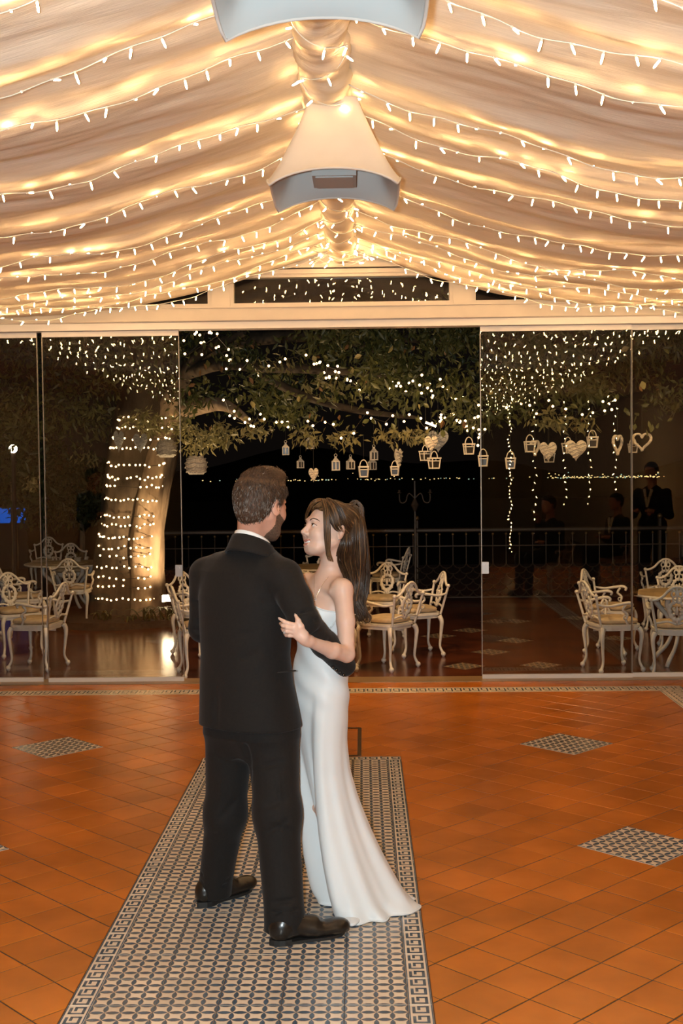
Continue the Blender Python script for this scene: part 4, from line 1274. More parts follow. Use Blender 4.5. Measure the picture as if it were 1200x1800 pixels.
def head_prims(F, o, M, s=1.0, man=False, smile=False):
    o = npv(o)
    def W(x, y, z): return o + s * (M @ V3(x, y, z))
    F.ell(W(-.012, 0, .035), np.array((.094, .074, .088)) * s, M, .02)
    F.ell(W(.030, 0, .002), np.array((.060, .058, .084)) * s, M, .03)
    jw = .054 if man else .047
    F.ell(W(.034 if man else .030, 0, -.060 if man else -.050), np.array((.050 if man else .048, jw, .048 if man else .042)) * s, M, .03)
    cxn = .072 if man else .061
    F.cone(W(cxn, -.009, -.094 if man else -.080), W(cxn, .009, -.094 if man else -.080), (.021 if man else .0155) * s, k=.03 * s)
    for q in (-1, 1):
        F.cone(W(-.002, q * .054, -.035), W(.05, q * .036, -.085 if man else -.072), .016 * s, .014 * s, .03 * s)
        F.ell(W(.058, q * .033, -.022), np.array((.030, .026, .026)) * s, M, .025 * s)
    F.cone(W(.088, -.026, .028), W(.088, .026, .028), .008 * s, k=.018 * s)
    for q in (-1, 1): F.ell(W(.103, q * .031, .007), np.array((.020, .018, .012)) * s, M, .014 * s, 's')
    F.cone(W(.087, 0, .014), W(.1075, 0, -.024), .0060 * s, .0090 * s, .012 * s)
    for q in (-1, 1): F.ell(W(.096, q * .0105, -.030), np.array((.010, .007, .0065)) * s, M, .008 * s)
    for q in (-1, 1): F.ell(W(.0765, q * .0305, .007), np.array((.0155, .0165, .0125)) * s, M, .006 * s)
    # lips; a smile pulls the corners back and up
    cz = -.0495 if smile else -.060
    up = [W(.072, -.028, cz), W(.0870, -.012, -.0535), W(.0910, 0, -.0545), W(.0870, .012, -.0535), W(.072, .028, cz)]
    lo = [W(.072, -.027, cz), W(.0825, -.013, -.0670), W(.0855, 0, -.0690), W(.0825, .013, -.0670), W(.072, .027, cz)]
    F.chain(up, [.002 * s, .0042 * s, .0042 * s, .0042 * s, .002 * s], .006 * s)
    F.chain(lo, [.002 * s, .0046 * s, .0052 * s, .0046 * s, .002 * s], .006 * s)
    if smile:
        F.chain([W(.082, -.022, -.0560), W(.094, -.010, -.0608), W(.096, .010, -.0608), W(.082, .022, -.0560)], [.0026 * s, .0052 * s, .0052 * s, .0026 * s], .003 * s, 's')
    for q in (-1, 1):                               # ears
        T = M @ np.array(Matrix.Rotation(q * .42, 3, 'Z') @ Matrix.Rotation(-.22, 3, 'Y'))
        F.ell(W(-.010, q * .080, .000), np.array((.018, .0065, .030)) * s, T, .008 * s)
        F.ell(W(-.003, q * .0875, .004), np.array((.0095, .006, .016)) * s, T, .005 * s, 's')
    return W
mat('skin', (0.66, 0.43, 0.33), 0.45, var=0.05, scale=14, sss=0.12, spec=0.4)
mat('skin_man', (0.56, 0.29, 0.20), 0.5, var=0.08, scale=18, sss=0.10, spec=0.35)
mat('lips', (0.46, 0.18, 0.14), 0.4)
mat('beard', (0.075, 0.040, 0.022), 0.7, col2=(0.16, 0.09, 0.055), scale=160, bump=0.6, bscale=260)
mat('stubble', (0.30, 0.17, 0.11), 0.7, col2=(0.44, 0.25, 0.17), scale=190, bump=0.3, bscale=260)
mat('hair_man', (0.034, 0.016, 0.007), 0.6, col2=(0.075, 0.036, 0.017), scale=40, bump=0.5, bscale=60, stretch=(3, 3, 1), spec=0.45)
mat('hair_grey', (0.07, 0.05, 0.035), 0.45, col2=(0.26, 0.235, 0.205), scale=55, stretch=(2, 2, .5))
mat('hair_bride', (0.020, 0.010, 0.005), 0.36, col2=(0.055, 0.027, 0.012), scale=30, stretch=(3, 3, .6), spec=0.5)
mat('hair_lighter', (0.10, 0.048, 0.017), 0.38, col2=(0.19, 0.095, 0.037), scale=30, stretch=(3, 3, .6), spec=0.5)  # lighter brown for single strands and streaks of the bride's hair
mat('suit', (0.0085, 0.0070, 0.0062), 0.85, var=0.15, scale=120, sheen=0.05, bump=0.08, bscale=500, spec=0.25)
mat('suit_trim', (0.010, 0.009, 0.008), 0.7)
mat('shirt', (0.80, 0.79, 0.76), 0.7)
mat('satin', (0.70, 0.712, 0.708), 0.48, var=0.02, scale=4, sheen=0.2, spec=0.35)
mat('lace_white', (0.70, 0.70, 0.68), 0.7, bump=0.8, bscale=140)
mat('leather', (0.008, 0.007, 0.006), 0.30, coat=0.15, var=0.4, scale=30, bump=0.05, bscale=80)
mat('sole', (0.010, 0.009, 0.008), 0.6)
mat('eye_white', (0.75, 0.72, 0.68), 0.2)
mat('eye_dark', (0.02, 0.010, 0.006), 0.2)
mat('teeth', (0.82, 0.80, 0.75), 0.25)
mat('gold', (0.80, 0.62, 0.40), 0.2, metal=1.0)
mat('diamond', (0.85, 0.9, 0.95), 0.05, metal=0.8)
mat('nail', (0.80, 0.70, 0.68), 0.25)
def strands(name, guides, n, spread, rad, mats, parent, seed, wave=.0, segs=16, p2=.25):
    """bundles of hair strands following guide curves (lists of points)"""
    r = np.random.default_rng(seed); mb = MB()
    for k in range(n):
        gsel = guides[int(r.integers(len(guides)))]
        P = spline(gsel, max(2, segs // (len(gsel) - 1)))
        a, b = r.normal(0, 1), r.normal(0, 1); c = math.hypot(a, b); f = min(1, 1.25 / max(c, 1e-6)) ; a, b = a * f, b * f
        ph = r.uniform(0, 6.3); q = []; m = len(P); cut = int(m * r.uniform(.66, 1.0))
        for i, p in enumerate(P[:max(4, cut)]):
            t = i / (m - 1); s = np.interp(t, np.linspace(0, 1, len(spread)), spread)
            w = wave * t * t
            q.append(p + Vector((a * s + w * math.sin(13 * t + ph * .25 + a), b * s + w * math.cos(11 * t + ph * .25), .002 * math.sin(ph + 5 * t))))
        rr = rad * r.uniform(.7, 1.3)
        mb.tube(q, [rr * (1 - .75 * (i / (len(q) - 1)) ** 3) for i in range(len(q))], 4, int(r.random() < p2))
    return mb.obj(name, mats, parent, smooth=True)

# ------------------------------------------------------------------ the groom
GY = 4.62
g0 = ground(440, 1622)
groom = empty('person', (g0.x, g0.y, 0), label='groom in black suit with his back to us, arm round the bride', cat='person')
GO = Vector(groom.location)
def child(o): o.location = -GO; return o
A = lambda x, y, Y: npv(at(x, y, Y))
phi = math.radians(32)
Wd, Fd = np.array([math.cos(phi), -math.sin(phi), 0]), np.array([math.sin(phi), math.cos(phi), 0])
def loft_fn(sec, wd, fd, ex=2.3, taper_top=None):
    """sec rows: z, cx, cy, half width, half depth"""
    S_ = np.array(sorted(sec)); z = S_[:, 0]
    def fn(P):
        zz = np.clip(P[:, 2], z[0], z[-1])
        cx, cy, a, b = [np.interp(zz, z, S_[:, i]) for i in (1, 2, 3, 4)]
        dx, dy = P[:, 0] - cx, P[:, 1] - cy
        u = np.abs(dx * wd[0] + dy * wd[1]) / a; v = np.abs(dx * fd[0] + dy * fd[1]) / b
        k = (u ** ex + v ** ex) ** (1 / ex)
        d = (k - 1) * np.minimum(a, b)
        return np.maximum(d, np.maximum(z[0] - P[:, 2], P[:, 2] - z[-1]))
    lo = np.array([S_[:, 1].min() - .33, S_[:, 2].min() - .33, z[0] - .02]); hi = np.array([S_[:, 1].max() + .33, S_[:, 2].max() + .33, z[-1] + .02])
    return fn, lo, hi
def sec_px(rows):
    out = []
    for y, x, Y, a, b in rows:
        p = at(x, y, Y); out.append((p.z, p.x, p.y, a, b))
    return out
def creases(F, rows):
    """soft grooves and ridges in cloth: (p, q, width, depth)"""
    for a, b, w, dep in rows:
        a, b = npv(a), npv(b); ba = b - a; L = ba @ ba
        def fn(P, a=a, ba=ba, L=L, w=w, dep=dep):
            t = np.clip((P - a) @ ba / L, 0, 1)
            d = np.linalg.norm(P - a - t[:, None] * ba, axis=1)
            return 1.5 * dep * np.exp(-(d / w) ** 2) * np.sin(PI * np.clip(t, .03, .97)) ** .5
        F._add(fn, np.minimum(a, b) - 3 * w, np.maximum(a, b) + 3 * w, '+', 0)

# body: head, neck and the hidden core and hands, one continuous skin
GH = at(458, 890, 4.57); GM = heading(math.radians(37), math.radians(-9), math.radians(-3)); gs = 1.08
LSH, LEL, LWR = A(361, 1003, 4.72), A(357, 1104, 4.76), A(412, 1088, 4.98)
RSH, REL, RWR = A(500, 1008, 4.50), A(534, 1093, 4.41), A(606, 1170, 4.64)
RHA = A(606, 1176, 4.80)
F = Field()
gW = head_prims(F, GH, GM, gs, man=True)
F.cone(gW(-.035, 0, -.035), A(441, 968, 4.62), .056, .055, .02)
fn, lo, hi = loft_fn(sec_px([(985, 436, 4.63, .15, .08), (1060, 433, 4.63, .16, .10), (1250, 438, 4.62, .15, .10)]), Wd, Fd)
F.custom(fn, lo, hi, .03)
F.cone(A(441, 985, 4.63), A(436, 1010, 4.63), .05, .08, .02)
F.chain([LSH, LEL, LWR, A(440, 1080, 5.02)], [.05, .04, .028, .03], .02)
F.chain([RSH, REL, RWR, RHA], [.05, .04, .028, .03], .02)
# his right hand, flat on her back
hb = RHA
for j, (dx, dz, L) in enumerate(((-.030, .030, .070), (-.034, .012, .080), (-.034, -.008, .074), (-.030, -.026, .060))):
    F.chain([hb + V3(.0, .02, dz * .8), hb + V3(-.02, .05, dz), hb + V3(-.02 - L * .5, .075, dz * 1.1), hb + V3(-.02 - L, .082, dz * 1.1)], [.012, .0095, .0085, .007], .006)
F.chain([hb + V3(0, .0, .02), hb + V3(-.01, .03, .055), hb + V3(-.03, .055, .07)], [.013, .010, .008], .008)
# his left hand, holding hers
hl = A(440, 1080, 5.02)
for j, dz in enumerate((.026, .009, -.008, -.024)):
    F.chain([hl + V3(0, .01, dz * .8), hl + V3(.04, .025, dz), hl + V3(.065, .010, dz), hl + V3(.055, -.015, dz)], [.012, .0095, .0085, .0075], .006)
F.chain([hl + V3(0, -.01, .02), hl + V3(.03, -.02, .04), hl + V3(.055, -.02, .042)], [.013, .010, .008], .008)
iM = np.asarray(GM)
def greg(c):
    q = (c - npv(GH)) @ iM / gs
    x, y, z = q.T
    beard = (z < np.interp(x, [-.01, .02, .06, .09, .12], [-.005, -.012, -.035, -.044, -.045])) & (x > np.interp(z, [-.12, -.06, 0], [.005, .012, .006])) & (z > -.125) & (np.abs(y) < .09)
    mouth = (x > .085) & (np.abs(y) < .022) & (z > -.078) & (z < -.052)
    side = (x > .004) & (x < .024) & (np.abs(y) > .05) & (z < .03) & (z > -.02)
    return np.where((beard & ~mouth) | side, 1, np.where(mouth, 2, 0))
o, _ = person_mesh('body', F, .0038, ['skin_man', 'beard', 'lips'], greg, groom); child(o)
# hair
def hair_field(o, M, s, grow, hx, hz, extra=None, soft=.012):
    F = Field(); o = npv(o); M = np.asarray(M)
    R = np.array((.094, .074, .088)) * s + grow; c = o + s * (M @ V3(-.012, 0, .035))
    F.ell(c, R, M, 0)
    F.ell(o + s * (M @ V3(.012, 0, .04)), np.array((.074, .064, .078)) * s + grow * .9, M, .02)
    F.ell(o + s * (M @ V3(-.042, 0, -.018)), np.array((.052, .050, .058)) * s + grow * .5, M, .03)
    if extra: extra(F)
    def cut(P):
        q = (P - o) @ M / s
        lim = np.interp(q[:, 0], hx, hz) + .0015 * np.sin(q[:, 1] * 160) + .001 * np.sin(q[:, 1] * 310 + 1)
        return (lim - q[:, 2]) * .8 * s
    lo, hi = F.bounds(); F.custom(cut, lo, hi, .006, 'i')
    ear = lambda P: None
    for q in (-1, 1):
        F.ell(o + s * (M @ V3(-.002, q * .086, -.004)), np.array((.026, .024, .034)) * s, M, .006, 's')
    return F
HX, HZ = [-.12, -.07, -.045, -.022, .002, .022, .045, .075, .10], [-.072, -.074, -.062, -.022, .020, .010, .055, .072, .085]
def gextra(F):
    F.ell(gW(.035, .004, .118), np.array((.058, .052, .026)) * gs, GM, .03)
hf = hair_field(GH, GM, gs, .010, HX, HZ, gextra)
def hn(P):
    q = (P - npv(GH)) @ iM / gs
    return .0016 * np.sin(q[:, 1] * 420 + 2 * np.sin(q[:, 2] * 60)) * np.sin(q[:, 0] * 210 + q[:, 2] * 90)
def hreg(c):
    q = (c - npv(GH)) @ iM / gs
    n = np.sin(q[:, 1] * 300 + q[:, 2] * 40) + np.sin(q[:, 1] * 170 - q[:, 0] * 90 + 1) + .8 * np.sin(q[:, 2] * 240 + q[:, 1] * 77)
    grey = np.exp(-((q[:, 2] + .012) / .045) ** 2) * (q[:, 0] < -.02)
    return np.where(n < grey * .8 - 2.3, 1, 0)
ho, HV = person_mesh('hair', hf, .0032, ['hair_man', 'hair_grey'], hreg, groom); child(ho)
mb = MB(); r_ = np.random.default_rng(2)
q = (HV - npv(GH)) @ iM / gs
for k in r_.choice(len(HV), 3400, replace=False):
    x, y, z = q[k]; p = Vector(HV[k]); nrm = Vector(tuple(iM @ V3(x + .012, y * 1.5, z - .03))).normalized()
    comb = iM @ (V3(.7, .15, .5) if z > .085 else V3(.12, .0, -1.0) if x < .0 else V3(-.3, 0, -1))
    comb = Vector(tuple(comb)) + Vector(tuple(r_.normal(0, .22, 3))); comb = (comb - nrm * comb.dot(nrm)).normalized()
    L = r_.uniform(.012, .026) * (1.25 if z > .085 else 1)
    mb.tube([p - nrm * .003, p + comb * L * .5 + nrm * .0022, p + comb * L + nrm * (.0035 if z > .085 else .0004)], [.0011, .0010, .0003], 3, int(r_.random() < .55 * math.exp(-((z + .012) / .05) ** 2) * (x < 0)))
child(mb.obj('hair_strands', ['hair_man', 'hair_grey'], groom, smooth=True))

# jacket
F = Field()
rows = [(962, 440, 4.62, .085, .075), (982, 437, 4.62, .150, .098), (1003, 434, 4.62, .192, .118), (1050, 432, 4.62, .198, .135), (1100, 431, 4.62, .188, .140), (1150, 431, 4.62, .180, .140),
        (1200, 433, 4.62, .187, .150), (1250, 438, 4.62, .200, .160), (1292, 441, 4.62, .212, .166)]
fn, lo, hi = loft_fn(sec_px(rows), Wd, Fd, 2.25)
F.custom(fn, lo, hi, 0)
F.cone(LSH + V3(.01, 0, -.012), LSH + V3(.06, -.02, .012), .060, .058, .05); F.cone(RSH + V3(-.01, 0, -.012), RSH + V3(-.06, .03, .014), .062, .058, .05)
F.chain([LSH + V3(0, 0, -.015), LEL, LWR], [.064, .054, .043], .022)
F.chain([RSH + V3(0, 0, -.012), RSH * .45 + REL * .55, REL, REL * .5 + RWR * .5, RWR], [.066, .060, .055, .049, .042], .020)
# flared skirt of the jacket, notch of the vent, drag folds
creases(F, [
    (A(424, 968, 4.50), A(422, 1180, 4.47), .004, .0022), (A(417, 1180, 4.45), A(412, 1292, 4.44), .005, .007),
    (A(512, 1112, 4.42), A(428, 1160, 4.46), .012, .007), (A(514, 1128, 4.42), A(452, 1188, 4.45), .011, .007), (A(505, 1098, 4.42), A(405, 1120, 4.47), .012, .004),
    (A(498, 1075, 4.43), A(445, 1050, 4.48), .013, .004), (A(512, 1150, 4.44), A(470, 1230, 4.45), .012, .005), (A(356, 1110, 4.66), A(398, 1160, 4.52), .013, .006), (A(360, 1130, 4.64), A(384, 1200, 4.53), .012, .005),
    (A(372, 1030, 4.60), A(366, 1100, 4.60), .012, .008), (A(500, 1040, 4.44), A(506, 1110, 4.43), .010, .008),
    (A(338, 1085, 4.70), A(368, 1102, 4.68), .009, .006), (A(338, 1105, 4.72), A(366, 1112, 4.68), .008, .005), (A(336, 1055, 4.70), A(366, 1062, 4.66), .010, .004),
    (A(520, 1085, 4.37), A(550, 1068, 4.38), .009, .007), (A(524, 1100, 4.36), A(556, 1088, 4.38), .009, .007), (A(534, 1118, 4.38), A(566, 1106, 4.40), .009, .006), (A(556, 1138, 4.44), A(584, 1124, 4.46), .009, .004),
    (A(470, 1180, 4.43), A(478, 1290, 4.42), .016, .004), (A(385, 1200, 4.52), A(378, 1290, 4.50), .018, .005), (A(450, 990, 4.50), A(490, 1030, 4.46), .02, -.004)])
def cutb(P): return (P[:, 2] - (at(441, 1290, 4.45).z + .004 * np.sin(P[:, 0] * 9))) * -1
lo, hi = F.bounds(); F.custom(cutb, lo, hi, .006, 'i')
o, _ = person_mesh('suit_jacket', F, .0050, 'suit', None, groom); child(o); jacket = o
# collar of the jacket and the shirt collar: bands round the neck
def band(name, c, M, R0, R1, zlo, zhi, a0, a1, m, parent, th=.004, tilt=.55, n=34, el=1.0):
    """a stand of cloth round the neck, low at the throat; angle 0 = nape"""
    c = npv(c); vo = []
    rowsn = 6
    for i in range(rowsn):
        f = i / (rowsn - 1)
        for k in range(n):
            a = a0 + (a1 - a0) * k / (n - 1); R = R0 + (R1 - R0) * f
            d = V3(-math.cos(a), math.sin(a) * el, 0)
            zz = zlo + (zhi - zlo) * f - tilt * (1 - math.cos(a)) * .05
            vo.append(c + M @ (d * R + V3(0, 0, zz)))
    V = np.array(vo); Fq = grid_faces(rowsn, n)
    mb = MB(); mb.add([tuple(v) for v in V], [tuple(f) for f in Fq])
    o = mb.obj(name, m, parent, smooth=True)
    sm = o.modifiers.new('thickness', 'SOLIDIFY'); sm.thickness = th; sm.offset = 0
    return o
NM = heading(math.radians(36), 0, 0)
nc = npv(at(444, 934, 4.575))
child(band('shirt_collar', nc, NM, .073, .0665, -.030, .010, -2.5, 2.5, 'shirt', groom, .004, tilt=.75))
child(band('jacket_collar', nc, NM, .104, .076, -.066, -.004, -2.3, 2.3, 'suit', groom, .007, tilt=.75))
# shirt cuff and sleeve buttons at the right wrist, flap pocket
d = (RWR - REL) / np.linalg.norm(RWR - REL)
mb = MB(); mb.tube([tuple(RWR - d * .005), tuple(RWR + d * .022)], [.0385, .037], 18); child(mb.obj('shirt_cuff', 'shirt', groom, smooth=True))
for k in range(4):
    p = A(585 + k * 6.2, 1165 + k * 4.6, 4.56 + k * .012) + V3(0, -.030, -.012)
    mb = MB(); mb.sphere(tuple(p), .0065, 8, 5); child(mb.obj('sleeve_button', 'leather', groom, smooth=True))
p0, p1 = A(487, 1181, 4.435), A(519, 1178, 4.47)
mb = MB(); mb.tube([tuple(p0 + V3(0, -.012, 0)), tuple((p0 + p1) / 2 + V3(0, -.014, 0)), tuple(p1 + V3(0, -.008, 0))], [.005, .006, .005], 6, flat=.5); child(mb.obj('pocket_welt', 'suit_trim', groom))
# trousers
F = Field()
LH, LK, LA = A(404, 1285, 4.66), A(396, 1430, 4.71), A(378, 1556, 4.80)
RH, RK, RA = A(478, 1285, 4.60), A(487, 1430, 4.50), A(500, 1610, 4.425)
F.custom(*loft_fn(sec_px([(1230, 438, 4.62, .165, .120), (1290, 440, 4.62, .172, .125), (1325, 441, 4.62, .10, .075)]), Wd, Fd), .0)
F.chain([LH, LK, LA], [.096, .077, .066], .05); F.chain([RH, RK, RA], [.104, .083, .074], .05)
F.cone(LA, A(377, 1576, 4.81), .066, .068, .01); F.cone(RA, A(500, 1634, 4.425), .074, .077, .01)
creases(F, [(A(408, 1345, 4.56), A(370, 1330, 4.58), .013, .006), (A(420, 1400, 4.62), A(385, 1440, 4.63), .013, .006), (A(376, 1470, 4.66), A(402, 1440, 4.64), .012, .006),
            (A(455, 1350, 4.48), A(505, 1335, 4.47), .014, .006), (A(462, 1420, 4.42), A(515, 1400, 4.42), .013, .007), (A(460, 1470, 4.41), A(508, 1440, 4.41), .012, .006), (A(468, 1450, 4.40), A(520, 1462, 4.42), .012, .005),
            (A(350, 1535, 4.75), A(400, 1545, 4.74), .009, .007), (A(355, 1550, 4.75), A(402, 1556, 4.74), .008, .006), (A(468, 1590, 4.36), A(525, 1580, 4.38), .010, .007), (A(470, 1606, 4.36), A(528, 1600, 4.38), .009, .008),
            (A(432, 1300, 4.50), A(440, 1370, 4.52), .012, .010), (A(490, 1300, 4.47), A(497, 1590, 4.37), .008, -.004), (A(392, 1330, 4.56), A(378, 1540, 4.73), .008, -.003)])
zL, zR = at(378, 1578, 4.78).z, at(499, 1634, 4.42).z
def cutt(P): return (np.where(P[:, 1] > 4.58, zL, zR) - P[:, 2])
lo, hi = F.bounds(); F.custom(cutt, lo, hi, .004, 'i')
o, _ = person_mesh('trousers', F, .0052, 'suit', None, groom); child(o)
# shoes
def shoe(heel, toe, name='shoe'):
    heel, toe = npv(heel), npv(toe); f = toe - heel; L = np.linalg.norm(f); f /= L
    M = np.stack([f, np.cross(V3(0, 0, 1), f), V3(0, 0, 1)], 1); s = L / .30
    def W(x, y, z): return heel + M @ (V3(x, y, z) * s)
    F = Field()
    F.ell(W(.215, -.002, .034), np.array((.092, .044, .029)) * s, M, .02)
    F.ell(W(.265, -.004, .034), np.array((.038, .034, .024)) * s, M, .03)
    F.ell(W(.045, 0, .055), np.array((.046, .036, .048)) * s, M, .03)
    F.cone(W(.05, 0, .06), W(.16, 0, .05), .036 * s, .036 * s, .03)
    F.cone(W(.055, 0, .075), W(.060, 0, .10), .034 * s, .033 * s, .02)
    F.cone(W(.11, 0, .080), W(.17, 0, .062), .022 * s, .022 * s, .02)
    def flr(P): return (.013 - (P[:, 2])) 
    lo, hi = F.bounds(); F.custom(flr, lo, hi, .003, 'i')
    creases(F, [(W(.235, -.05, .05), W(.235, .05, .05), .004, .0016), (W(.195, -.04, .075), W(.195, .04, .075), .006, .0016)])
    up, _ = person_mesh(name, F, .0036, 'leather', None, groom); child(up)
    P = []
    for k in range(30):
        a = 2 * PI * k / 30; x = math.cos(a)
        hw = np.interp(x, [-1, -.75, -.2, .1, .45, .8, 1], [.012, .036, .034, .042, .049, .036, .012])
        P.append((.150 + .152 * x, hw * (1 if math.sin(a) > 0 else -1) * min(1, abs(math.sin(a)) * 2.2)))
    mb = MB(); n = len(P)
    def sp(z, g): return [tuple(W(.15 + (x - .15) * g, y * g, 0) + V3(0, 0, z)) for x, y in P]
    vs = sp(.003, .965) + sp(.014, .985)
    mb.add(vs, [tuple(range(n)), tuple(range(2 * n - 1, n - 1, -1))] + [(k, n + k, n + (k + 1) % n, (k + 1) % n) for k in range(n)])
    child_of = mb.obj('shoe_sole', 'sole', up)
    hs = MB(); Q = [(x, y * .97) for x, y in P if x < .085]
    Q.sort(key=lambda p: math.atan2(p[1], p[0] - .05))
    vs = [tuple(W(x, y, 0) + V3(0, 0, z)) for z in (0.0, .022) for x, y in Q]; m = len(Q)
    hs.add(vs, [tuple(range(m - 1, -1, -1)), tuple(range(m, 2 * m))] + [(k, (k + 1) % m, m + (k + 1) % m, m + k) for k in range(m)])
    hs.obj('shoe_heel', 'sole', up)
    for k in range(4):
        x = .125 + k * .018; z = .098 - k * .0085
        t = MB(); t.tube([tuple(W(x, -.022, z - .006)), tuple(W(x + .004, 0, z + .006)), tuple(W(x + .008, .022, z - .006))], .0022 * s, 5); t.obj('lace', 'suit_trim', up)
    return up
hR, tR = ground(474, 1662), ground(608, 1640); hL, tL = ground(347, 1596), ground(443, 1562)
shoe(hR, tR); shoe(hL, tL)

# ------------------------------------------------------------------ the bride
b0 = ground(600, 1600)
bride = empty('person', (b0.x, b0.y, 0), label='bride in white strapless gown with long half-up brown hair', cat='person')
BO = Vector(bride.location)
def bchild(o): o.location = -BO; return o
BH = at(578, 938, 4.77); BM = heading(math.radians(-117), math.radians(18), math.radians(-8)); bs = 1.03
F = Field()
bW = head_prims(F, BH, BM, bs, smile=True)
bf = np.array([-.86, -.50, 0]); bl = np.array([.50, -.86, 0])          # her front, her left (towards the camera)
NB = A(578, 1016, 4.80)
F.cone(bW(-.032, 0, -.045), NB, .043, .047, .03)
SL, SR = A(602, 1036, 4.665), A(541, 1026, 4.92)
CH = A(573, 1050, 4.79)
F.cone(NB + V3(0, 0, -.015), SL + V3(-.012, .02, .004), .040, .033, .04); F.cone(NB + V3(0, 0, -.015), SR + V3(.012, -.02, .004), .045, .040, .04)
BMx = np.stack([bf, bl, V3(0, 0, 1)], 1)
F.ell(CH + V3(0, 0, -.03), (.084, .136, .110), BMx, .03)
for q in (-1, 1): F.ell(CH + bf * .062 + bl * q * .066 + V3(0, 0, -.075), (.050, .058, .055), BMx, .03)
F.ell(A(567, 1130, 4.79), (.070, .098, .12), BMx, .04); F.ell(A(562, 1205, 4.79), (.070, .105, .10), BMx, .05)
for q in (-1, 1):                                   # collar bones
    F.cone(NB + bf * .048 + bl * q * .012 + V3(0, 0, -.030), CH + bf * .045 + bl * q * .125 + V3(0, 0, .035), .008, .007, .02)
# left arm, towards the camera: hand laid on his sleeve
EL, WR_ = A(609, 1150, 4.565), A(541, 1126, 4.385)
F.cone(SL, SL + V3(0, 0, -.012), .041, .040, .025)
F.chain([SL, SL * .5 + EL * .5 + V3(.004, 0, 0), EL], [.0375, .0350, .0300], .012)
F.chain([EL, EL * .62 + WR_ * .38 + V3(0, 0, -.004), WR_], [.0305, .0305, .0190], .012)
KN = [A(519, 1099, 4.345), A(516, 1105, 4.342), A(515.5, 1111, 4.346), A(518, 1117, 4.355)]
PB = [A(534, 1113, 4.362), A(533, 1118, 4.36), A(533, 1123, 4.362), A(534, 1127, 4.37)]
for a, b in zip(PB, KN): F.cone(a, b, .0128, .0092, .012)
F.cone(WR_, (PB[1] + PB[2]) / 2, .0190, .0165, .02)
FING = [[A(507, 1096, 4.335), A(499, 1092.5, 4.338), A(491.5, 1087.5, 4.350)], [A(504, 1102.5, 4.332), A(497, 1099.5, 4.345), A(492.5, 1096, 4.372)],
        [A(504, 1109.5, 4.336), A(498.5, 1108, 4.352), A(495.5, 1105, 4.380)], [A(508, 1117, 4.346), A(503, 1116.5, 4.358), A(500, 1114, 4.384)]]
for k, fgr in enumerate(FING):
    r0 = (.0080, .0082, .0080, .0072)[k]
    F.chain([KN[k]] + fgr, [r0 * 1.12, r0, r0 * .90, r0 * .60], .002)
TH = [A(535, 1114, 4.372), A(529, 1101, 4.352), A(524, 1091, 4.350), A(519.5, 1082, 4.362)]
F.chain(TH, [.0135, .0100, .0085, .0058], .008)
# right arm reaching behind the groom, hand in his
F.chain([SR, A(490, 1090, 5.03), A(445, 1076, 5.05)], [.043, .033, .022], .02)
hr = A(445, 1076, 5.05)
F.cone(hr, hr + V3(-.05, -.01, .005), .022, .019, .015)
for j, dz in enumerate((.022, .008, -.007, -.020)):
    F.chain([hr + V3(-.045, -.01, dz), hr + V3(-.075, -.03, dz), hr + V3(-.065, -.055, dz), hr + V3(-.045, -.058, dz)], [.0095, .0085, .0078, .0065], .006)
F.chain([hr + V3(-.02, -.012, .018), hr + V3(-.045, -.03, .035), hr + V3(-.06, -.045, .03)], [.012, .009, .007], .008)
for q, dx in ((-1, 0), (1, 0)):                     # legs under the gown
    F.chain([A(562, 1235, 4.79) + bl * q * .045, A(566, 1420, 4.78) + bl * q * .045, A(612, 1585, 4.80) + bl * q * .05], [.055, .042, .030], .03)
bMi = np.asarray(BM)
def breg(c):
    q = (c - npv(BH)) @ bMi / bs; x, y, z = q.T
    lipu = (x > .074) & (np.abs(y) < .030) & (z < -.0505 + .004 * np.abs(y) / .03) & (z > -.0795) & (x > .079 + 0 * x)
    lim = np.interp(np.abs(y), [0, .012, .026], [-.0508, -.0498, -.0490]); lom = np.interp(np.abs(y), [0, .014, .026], [-.0740, -.0700, -.0520])
    lip = (x > .070) & (np.abs(y) < .026) & (z < lim) & (z > lom)
    brow = (x > .06) & (np.abs(np.abs(y) - .033) < .019) & (np.abs(z - np.interp(np.abs(y), [.014, .034, .052], [.0235, .0285, .022])) < .0028)
    return np.where(lip, 1, 0)
o, _ = person_mesh('body', F, .0031, ['skin', 'lips', 'hair_bride'], breg, bride); bchild(o); bbody = o; bF = F
